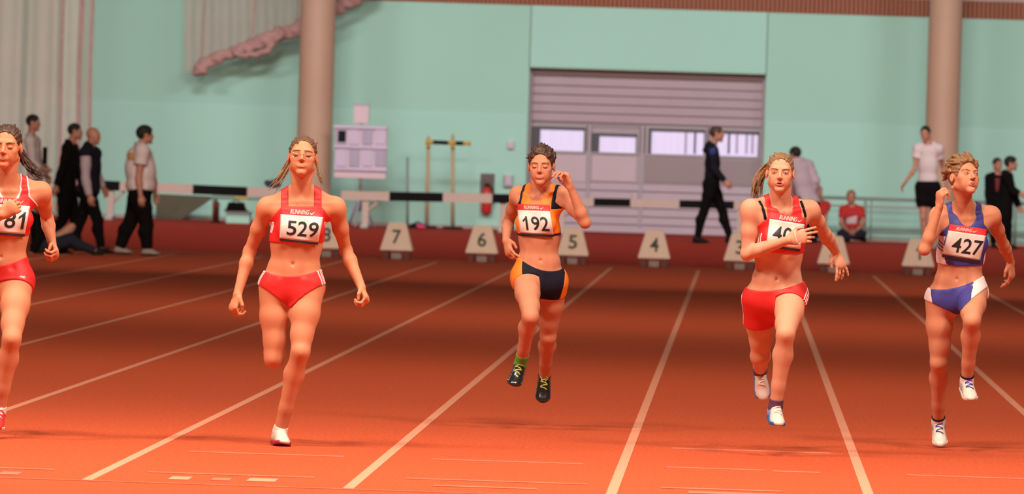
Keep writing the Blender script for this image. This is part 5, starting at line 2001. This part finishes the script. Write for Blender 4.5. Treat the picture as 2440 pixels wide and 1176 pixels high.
# ---- runner 181 at the frame's left edge
def build_181():
    d = 33.4
    sp = runner(dict(d=d, g=1.0, arm=0.94, leg=1.0, bust=0.85, skin=SKIN1,
        label='dark-haired runner in red vest and shorts wearing bib 181, cut by the left edge',
        J=dict(nb=(19, 446, 0.06), shL=(-58, 460, 0.08), shR=(98, 456, 0.0), elL=(-74, 560, 0.14), elR=(112, 520, -0.22),
               wrL=(4, 512, 0.28), wrR=(125, 584, -0.12), hipL=(-36, 668, -0.02), hipR=(42, 668, 0.03), knL=(-40, 820, -0.16), knR=(28, 806, 0.26),
               anL=(-44, 850, -0.52), anR=(-2, 975, 0.16), toL=(-42, 905, -0.50), toR=(-8, 1020, 0.30)),
        head=(16, 350, 0.12, -6, -1, 2, 1.02), navel=(2, 612),
        hands=dict(L=((28, 496, 0.29), (0.1, -1, -0.1), 0.75, 0.5, 0.02), R=((134, 606, -0.06), (-0.7, 0.1, 0), 0.8, 0.5, 0.02))))
    J, S = sp['J'], sp['S']
    tags = ('torso', 'uarm')
    reg = top_region(sp, -0.250, 0.070, -0.072, 0.108, 0.9)
    top = garment(sp, 'running_top', tags, 0.005, reg, F_RED, label='red vest with white piping')
    # white piping along neckline and armholes: thin ribbon where the region boundary lies
    garment(sp, 'piping', tags, 0.0062, lambda P: np.maximum(np.maximum(reg(P) - 0.001, -reg(P) - 0.006), -0.16 - chest_xyz(sp, P)[2]), F_WHITE, 0.003, parent=top)
    fT = sp['S'].sub('torso')
    ft = lambda P: fT(P) - 0.006
    add_bib(sp['body'], sp['org'], ft, d, [(-36, 468), (75, 474), (58, 564), (-42, 556)], '181', (0.22, 0.94, 0.35, 0.80), 0.18, (0.22, 0.70, 0.03, 0.15))
    rs = shorts_region(sp, 0.085, 0.050, 0.075, 0.055)
    sh = garment(sp, 'running_shorts', ('torso', 'leg'), 0.006, rs, F_RED_D, label='red short tights')
    fB = S.sub('torso', 'leg')
    cat = (np.array([(0, 0.72), (0.2, 0.85), (0.55, 0.75), (0.8, 0.98), (1.0, 1.0), (0.85, 0.8), (0.72, 0.55), (0.9, 0.2), (0.8, 0.0), (0.55, 0.42), (0.3, 0.55), (0.08, 0.58), (0.5, 0.6)], float),
           [(12, i, (i + 1) % 12) for i in range(12)])
    surface_mark(sp, fB, 'shorts_logo', cat, [(46, 654), (67, 654), (67, 668), (46, 668)], F_WHITE, sh, lift=0.008, label='small white leaping mark')
    for sd in 'LR':
        sock(sp, sd, 0.022, F_WSOCK)
        put_shoe(sp, sd, F_RED, S_WHITE, L_WHITE, label='red racing shoe with white sole')
    put_hair(sp, H_DARK, line=0.084, side=0.35, nape=-0.050, vol=0.99, tufts=scalp_tufts(J['head'], J['HA'], J['hs'], 24, 31, 0.03, 0.003))
    tail = [at(30, 330, d + 0.08), at(50, 362, d + 0.13), at(64, 390, d + 0.14), at(80, 406, d + 0.13), at(98, 418, d + 0.12)]
    put_locks(sp, 'ponytail', H_DARK, lock_chain(tail, 0.006, 0.002, 40, 0.012, 41, wave=0.6), label='dark brown wavy ponytail')
    face_parts(sp['body'], sp['org'], S.sub('head'), J['head'], J['HA'], J['hs'], 'closed', (H_DARK, -0.002), 0.0, M_LIP)


build_529()
build_192()
build_409()
build_427()
build_181()


# ------------------------------------------------------------------ people at the far end
BSK = mat('skin_background', (0.46, 0.20, 0.14), 0.55, 0.08, 9)
C_WHITE = mat('white_shirt', (0.66, 0.54, 0.57), 0.8, 0.06, 6, 0.2, 12)
C_LILAC = mat('pale_lilac_shirt', (0.46, 0.35, 0.41), 0.8, 0.06, 6, 0.2, 12)
C_BLACK = mat('black_clothing', (0.006, 0.005, 0.0055), 0.9, 0.25, 6, 0.2, 12, spec=0.08)
C_NAVY = mat('navy_hoodie', (0.012, 0.011, 0.020), 0.9, 0.25, 6, 0.2, 12, spec=0.08)
C_JEANS = mat('dark_denim', (0.020, 0.020, 0.032), 0.9, 0.25, 10, 0.2, 30, spec=0.1)
C_RED = mat('red_tshirt', (0.50, 0.020, 0.020), 0.8, 0.1, 6, 0.2, 12)
C_DKRED = mat('dark_red_shirt', (0.20, 0.015, 0.02), 0.8, 0.1, 6)
C_BLUEP = mat('blue_patch', (0.02, 0.035, 0.16), 0.8)
C_SHOE = mat('grey_trainer', (0.30, 0.24, 0.22), 0.6, 0.15, 12)
C_ORPRINT = mat('orange_print', (0.62, 0.30, 0.12), 0.8)
HB_BLACK = mat('black_hair', (0.007, 0.005, 0.005), 0.75, 0.3, 20, 0.4, 60)
HB_GREY = mat('cropped_grey_hair', (0.30, 0.15, 0.11), 0.7, 0.2, 20)


def extra(sp):
    J = read_joints(sp)
    S = Sdf()
    g = sp.get('g', 1.04)
    k = sp.get('size', 1.0)
    male = sp.get('male', True)
    add_body(S, J, g * k, male, 0.0 if male else 0.6, 1.0, 1.0, sp.get('belly', 0.0))
    add_head(S, J['head'], J['HA'], J['hs'], male)
    patches = [(J['head'], 0.145 * J['hs'], 0.0075)]
    for sd in 'LR':
        w = J['wr' + sd]
        dd = nrm(w - J['el' + sd])
        pn = J['FC'][0] * (1 if sd == 'L' else -1) - dd * 0.1
        add_hand(S, w, dd, pn, 1 if sd == 'L' else -1, 0.35, 0.3, k * 1.02, 0.03)
        patches.append((w + dd * 0.075, 0.12, 0.0060))
    feet = {}
    for sd in 'LR':
        A = foot_frame(J['an' + sd], J['to' + sd], J['kn' + sd], dirv(0, 0, 1))
        feet[sd] = A
        S.cap(J['an' + sd], J['an' + sd] + (A[0] * 0.08 - A[2] * 0.03) * k, 0.026 * k, 0.02 * k, 0.02, 'foot')
    org = J['pel'].copy()
    org[2] = sp['z0']
    lo, hi = S.bounds(0.03)
    body = mk('person', body_surface(S, lo, hi, 0.016, patches, 0), sp.get('skin', BSK), None, org, label=sp['label'], cat='person', group='people at the far end of the hall')
    sp.update(S=S, J=J, org=org, body=body, feet=feet)
    u, nb = J['u'], J['nb']
    # trousers / shorts
    m_t, ln = sp['legs']
    wl = 0.10 * k

    def rt(P):
        z = (P - J['pel']) @ u
        near = np.linalg.norm(P - J['knL'], axis=1) < np.linalg.norm(P - J['knR'], axis=1)
        out = []
        for sd in 'LR':
            if ln == 'long':
                out.append(0.015 * k - (P - J['an' + sd]) @ nrm(J['kn' + sd] - J['an' + sd]))
            else:
                out.append((P - J['hip' + sd]) @ nrm(J['kn' + sd] - J['hip' + sd]) - ln * k)
        return np.maximum(z - wl, np.where(near, out[0], out[1]))
    garment(sp, 'trousers' if ln == 'long' else 'shorts', ('torso', 'leg'), sp.get('toff', 0.017) * k, rt, m_t, 0.014)
    # shirt / jacket
    m_s, sl, hem = sp['top']
    fu, ft = S.sub('uarm', 'farm'), S.sub('torso')
    tags = ('torso', 'uarm', 'farm') if sl == 'long' else ('torso', 'uarm')

    def rs(P):
        z = (P - J['pel']) @ u
        zz = (P - nb) @ u
        rr = P - nb - zz[:, None] * u
        nk = np.maximum(-np.maximum(np.sqrt((rr * rr).sum(1)) - 0.066 * k, -0.012 * k - zz), zz - 0.07 * k)
        r = np.maximum(hem * k - z, nk)
        du, dt = fu(P), ft(P)
        nearL = np.linalg.norm(P - J['elL'], axis=1) < np.linalg.norm(P - J['elR'], axis=1)
        if sl == 'long':
            c = [0.005 - (P - J['wr' + sd]) @ nrm(J['el' + sd] - J['wr' + sd]) for sd in 'LR']
        else:
            c = [(P - J['sh' + sd]) @ nrm(J['el' + sd] - J['sh' + sd]) - sl * k for sd in 'LR']
        arm = np.where(nearL, c[0], c[1])
        isarm = du < dt
        return np.where(isarm, np.maximum(nk, arm), r)
    off = sp.get('soff', 0.021) * k
    sp['shirt'] = garment(sp, sp.get('topname', 'shirt'), tags, off, rs, m_s, 0.014)
    fsub = S.sub(*tags)
    fsub.margin = 0.3
    sp['fs'] = lambda P: fsub(P) - off
    if sp.get('shoes', True):
        for sd in 'LR':
            shoe(body, org, J['an' + sd], feet[sd], 1.08 * k, sp.get('shoe', M_BLACK), M_BLACK, None, None, 'shoe', 0.010)
    hr = sp.get('hair')
    if hr:
        f, l, h = hair_sdf(J['head'], J['HA'], J['hs'], **hr[1])
        mk('hair', polygonise(f, l, h, 0.007), hr[0], body, org)
    if sp.get('face'):
        face_parts(body, org, S.sub('head'), J['head'], J['HA'], J['hs'], 'open', (HB_BLACK, 0), 0.0, M_LIP, M_IRIS_BR)
    return sp


SHORT = dict(line=0.074, side=0.38, nape=-0.060, vol=1.04)
FULL = dict(line=0.070, side=0.30, nape=-0.075, vol=1.14)

# ---- group at the left
s4 = extra(dict(d=86.0, z0=0.0, yaw=95, g=1.22, belly=0.06, sw=0.185, label='stout man in white T-shirt and black trousers seen from behind at the left',
    J=dict(nb=(339, 350), pel=(334, 468), elL=(330, 425, 0.22), elR=(366, 425, -0.16), wrL=(335, 466, 0.25), wrR=(370, 462, -0.16),
           knL=(349, 535, 0.06), knR=(309, 532, -0.06), anL=(350, 594, 0.06), anR=(284, 590, -0.06)),
    head=(347, 322, 0, 105, 0, 0, 1.10), legs=(C_BLACK, 'long'), top=(C_WHITE, 0.20, -0.01), toff=0.035, soff=0.035, shoe=C_SHOE, topname='t_shirt', hair=(HB_BLACK, FULL)))
Pp = Patch(s4['fs'], [(306, 364), (321, 362), (321, 380), (306, 382)], 86.0, 6, 6, 0.004, 2, 0.4)
mk('shirt_print', Pp.sheet(0, 1, 0, 1, n=(6, 6)), C_ORPRINT, s4['shirt'], s4['org'], label='faded orange print on the shoulder')
s3 = extra(dict(d=87.0, z0=0.0, yaw=70, g=1.15, label='bald man in dark vest over a pale long-sleeved shirt walking right',
    J=dict(nb=(216, 356), pel=(212, 452), elL=(204, 424, 0.20), elR=(232, 420, -0.20), wrL=(213, 466, 0.24), wrR=(246, 448, -0.16),
           knL=(233, 526, 0.08), knR=(192, 524, -0.08), anL=(241, 592, 0.08), anR=(176, 578, -0.08)),
    head=(223, 324, 0, 75, -4, 3, 1.06), legs=(C_BLACK, 'long'), top=(C_LILAC, 'long', 0.0), hair=None))
vf = s3['S'].sub('torso')
J3 = s3['J']
garment(s3, 'vest', ('torso',), 0.036, lambda P: np.maximum(-0.04 - (P - J3['pel']) @ J3['u'], -np.maximum(np.linalg.norm(P - J3['nb'], axis=1) - 0.07, -0.02 - (P - J3['nb']) @ J3['u'])), C_NAVY, 0.011, 'dark padded vest')
extra(dict(d=88.4, z0=0.0, yaw=82, g=1.12, label='man in black jacket walking right beside the bald man',
    J=dict(nb=(168, 344), pel=(160, 452), elL=(148, 405, 0.16), elR=(186, 405, -0.20), wrL=(134, 442, 0.18), wrR=(196, 440, -0.20),
           knL=(150, 522, 0.08), knR=(178, 522, -0.08), anL=(120, 572, 0.08), anR=(186, 588, -0.08)),
    head=(180, 314, 0, 88, 0, 4, 1.02), legs=(C_BLACK, 'long'), top=(C_BLACK, 'long', -0.04), topname='jacket', hair=(HB_BLACK, SHORT)))
extra(dict(d=90.0, z0=0.0, yaw=80, g=1.02, label='man in white shirt standing behind the leftmost runner, facing right',
    J=dict(nb=(77, 328), pel=(84, 444), elL=(79, 390, 0.18), elR=(92, 388, -0.18), wrL=(99, 399, 0.20), wrR=(110, 420, -0.10),
           knL=(84, 516, 0.09), knR=(90, 516, -0.09), anL=(82, 582, 0.09), anR=(90, 582, -0.09)),
    head=(80, 293, 0, 82, -4, 3, 1.03), legs=(C_BLACK, 'long'), top=(C_WHITE, 'long', -0.02), hair=(HB_BLACK, SHORT)))
c = at(107, 371, 90.0 - 0.27)
w = 0.024
fo = empty('dark_folder', at(107, 393, 90.0 - 0.27), label='dark upright folder held by the man in the white shirt', cat='folder')
mk('cover', bevel_box(c[0] - w, c[0] + w, c[1] - 0.09, c[1] + 0.09, c[2] - 0.125, c[2] + 0.125, 0.008), C_BLACK, fo, np.array(fo.location), smooth=False)
mk('pages', box(c[0] - w * 0.6, c[0] + w * 0.6, c[1] - 0.085, c[1] + 0.085, c[2] - 0.118, c[2] + 0.118), C_LILAC, fo, np.array(fo.location), smooth=False)
extra(dict(d=85.6, z0=0.0, yaw=85, g=1.04, label='person in dark clothes sitting on the track with one leg stretched out',
    J=dict(nb=(84, 512), pel=(108, 590), elL=(92, 568, 0.20), elR=(118, 552, -0.16), wrL=(76, 602, 0.22), wrR=(150, 552, -0.14),
           knL=(172, 572, 0.10), knR=(170, 540, -0.10), anL=(228, 600, 0.10), anR=(150, 598, -0.12), toL=(248, 594, 0.10), toR=(176, 606, -0.10)),
    head=(70, 476, 0, 70, -6, -4, 1.0), legs=(C_JEANS, 'long'), top=(C_BLACK, 'long', -0.03), topname='jacket', hair=(HB_BLACK, SHORT)))

# ---- group at the right
s6 = extra(dict(d=96.0, z0=Z_UP, yaw=88, g=1.05, label='man in navy hoodie and black trousers walking right in front of the door',
    J=dict(nb=(1699, 350), pel=(1696, 436), elL=(1700, 400, 0.20), elR=(1690, 402, -0.20), wrL=(1727, 431, 0.22), wrR=(1684, 440, -0.18),
           knL=(1676, 506, 0.09), knR=(1722, 504, -0.09), anL=(1661, 566, 0.09), anR=(1739, 566, -0.09)),
    head=(1709, 320, 0, 88, -2, 2, 1.05), legs=(C_BLACK, 'long'), top=(C_NAVY, 'long', -0.03), topname='hoodie', hair=(H_DARK, SHORT)))
J6 = s6['J']
Hd = Sdf()
Hd.cap(J6['nb'] - J6['FC'][1] * 0.05 + J6['u'] * 0.02, J6['nb'] - J6['FC'][1] * 0.11 - J6['u'] * 0.05, 0.075, 0.05, 0.03)
lo, hi = Hd.bounds(0.03)
mk('hood', polygonise(Hd, lo, hi, 0.011), C_NAVY, s6['shirt'], s6['org'])
Pp = Patch(s6['fs'], [(1688, 354), (1706, 350), (1708, 366), (1690, 371)], 96.0, 6, 6, 0.005, 2, 0.4)
mk('shoulder_patch', Pp.sheet(0, 1, 0, 1, n=(6, 6)), C_BLUEP, s6['shirt'], s6['org'], label='blue patch on the shoulder')
extra(dict(d=100.5, z0=Z_UP, yaw=205, g=1.10, label='man in pale lilac shirt with his back turned, behind the ponytailed runner',
    J=dict(nb=(1902, 386), pel=(1925, 478), elL=(1944, 430, 0.0), elR=(1886, 432, -0.1), wrL=(1938, 466, -0.15), wrR=(1888, 470, -0.25),
           knL=(1938, 522, 0.0), knR=(1920, 522, 0.0), anL=(1940, 566, 0), anR=(1918, 566, 0)),
    head=(1894, 368, 0.0, 220, -10, 0, 1.0), legs=(C_BLACK, 'long'), top=(C_LILAC, 'long', -0.06), soff=0.03, hair=(HB_BLACK, FULL)))
extra(dict(d=102.6, z0=Z_UP, yaw=15, g=1.04, size=0.80, male=False, label='child in red T-shirt partly hidden behind the ponytailed runner', face=True,
    J=dict(nb=(1952, 482), pel=(1950, 548), elL=(1934, 520, 0.05), elR=(1967, 522, 0.05), wrL=(1942, 545, 0.2), wrR=(1962, 546, 0.2),
           knL=(1936, 551, 0.25), knR=(1964, 551, 0.25), anL=(1954, 562, 0.15), anR=(1944, 562, 0.22), toL=(1962, 564, 0.2), toR=(1936, 564, 0.28)),
    head=(1949, 457, 0.02, 20, -5, 0, 0.92), legs=(C_JEANS, 'long'), top=(C_RED, 0.13, -0.02), topname='t_shirt', hair=(HB_GREY, SHORT)))
s9 = extra(dict(d=102.2, z0=Z_UP, yaw=2, g=1.08, size=0.84, male=False, label='child in red T-shirt with a white print sitting against the handrail', face=True,
    J=dict(nb=(2030, 494), pel=(2030, 553), elL=(2003, 532, 0.05), elR=(2058, 532, 0.05), wrL=(2022, 550, 0.26), wrR=(2038, 550, 0.26),
           knL=(2002, 557, 0.25), knR=(2056, 557, 0.25), anL=(2042, 566, 0.18), anR=(2018, 566, 0.26), toL=(2056, 570, 0.2), toR=(2004, 570, 0.28)),
    head=(2028, 469, 0.03, 0, -8, 0, 0.96), legs=(C_JEANS, 'long'), top=(C_RED, 0.16, -0.02), topname='t_shirt', hair=(HB_GREY, SHORT)))
Pp = Patch(s9['fs'], [(2015, 516), (2044, 506), (2044, 534), (2012, 534)], 102.2, 8, 8, 0.006, 2, 0.4)
mk('shirt_print', Pp.sheet(0.08, 0.95, 0.25, 0.95, n=(8, 8)), C_WHITE, s9['shirt'], s9['org'], label='white print on the chest')
extra(dict(d=97.5, z0=Z_UP, yaw=-18, g=1.02, label='man in white T-shirt and black shorts in front of the right column', face=True,
    J=dict(nb=(2212, 346), pel=(2211, 447), elL=(2180, 402, 0.0), elR=(2247, 398, -0.10), wrL=(2157, 434, 0.04), wrR=(2254, 438, -0.05),
           knL=(2200, 517, 0.03), knR=(2226, 517, -0.05), anL=(2204, 581, 0.0), anR=(2230, 582, -0.08)),
    head=(2205, 318, 0.02, -18, -8, -3, 1.0), legs=(C_BLACK, 0.30), top=(C_WHITE, 0.17, -0.02), toff=0.035, topname='t_shirt', shoe=C_SHOE, hair=(HB_BLACK, SHORT)))
extra(dict(d=99.8, z0=Z_UP, yaw=80, g=1.12, size=0.86, label='dark-haired youth in black clothes at the right edge, facing right',
    J=dict(nb=(2400, 414), pel=(2395, 494), elL=(2414, 455, 0.16), elR=(2412, 455, -0.16), wrL=(2430, 462, 0.2), wrR=(2428, 492, -0.1),
           knL=(2392, 538, 0.08), knR=(2400, 538, -0.08), anL=(2390, 583, 0.08), anR=(2402, 582, -0.08)),
    head=(2410, 390, 0, 80, 0, 2, 0.98), legs=(C_BLACK, 'long'), top=(C_BLACK, 'long', -0.03), toff=0.03, soff=0.035, topname='jacket', hair=(HB_BLACK, FULL)))
s12 = extra(dict(d=101.6, z0=Z_UP, yaw=10, g=1.04, size=0.86, label='youth in black jacket over dark red shirt behind the dark-haired youth', face=True,
    J=dict(nb=(2378, 418), pel=(2378, 496), elL=(2354, 456, 0.0), elR=(2398, 456, 0), wrL=(2356, 490, 0.05), wrR=(2398, 490, 0.05),
           knL=(2368, 538, 0.03), knR=(2386, 538, 0.0), anL=(2367, 580, 0.0), anR=(2387, 581, 0)),
    head=(2377, 392, 0.02, 25, 0, 0, 0.94), legs=(C_BLACK, 'long'), top=(C_BLACK, 'long', -0.03), toff=0.025, soff=0.028, topname='jacket', hair=(HB_BLACK, SHORT)))
Pp = Patch(s12['fs'], [(2371, 424), (2384, 424), (2382, 456), (2373, 456)], 101.6, 6, 8, 0.004, 2, 0.4)
mk('shirt_front', Pp.sheet(0, 1, 0, 1, n=(6, 8)), C_DKRED, s12['shirt'], s12['org'], label='dark red shirt showing in the open jacket')
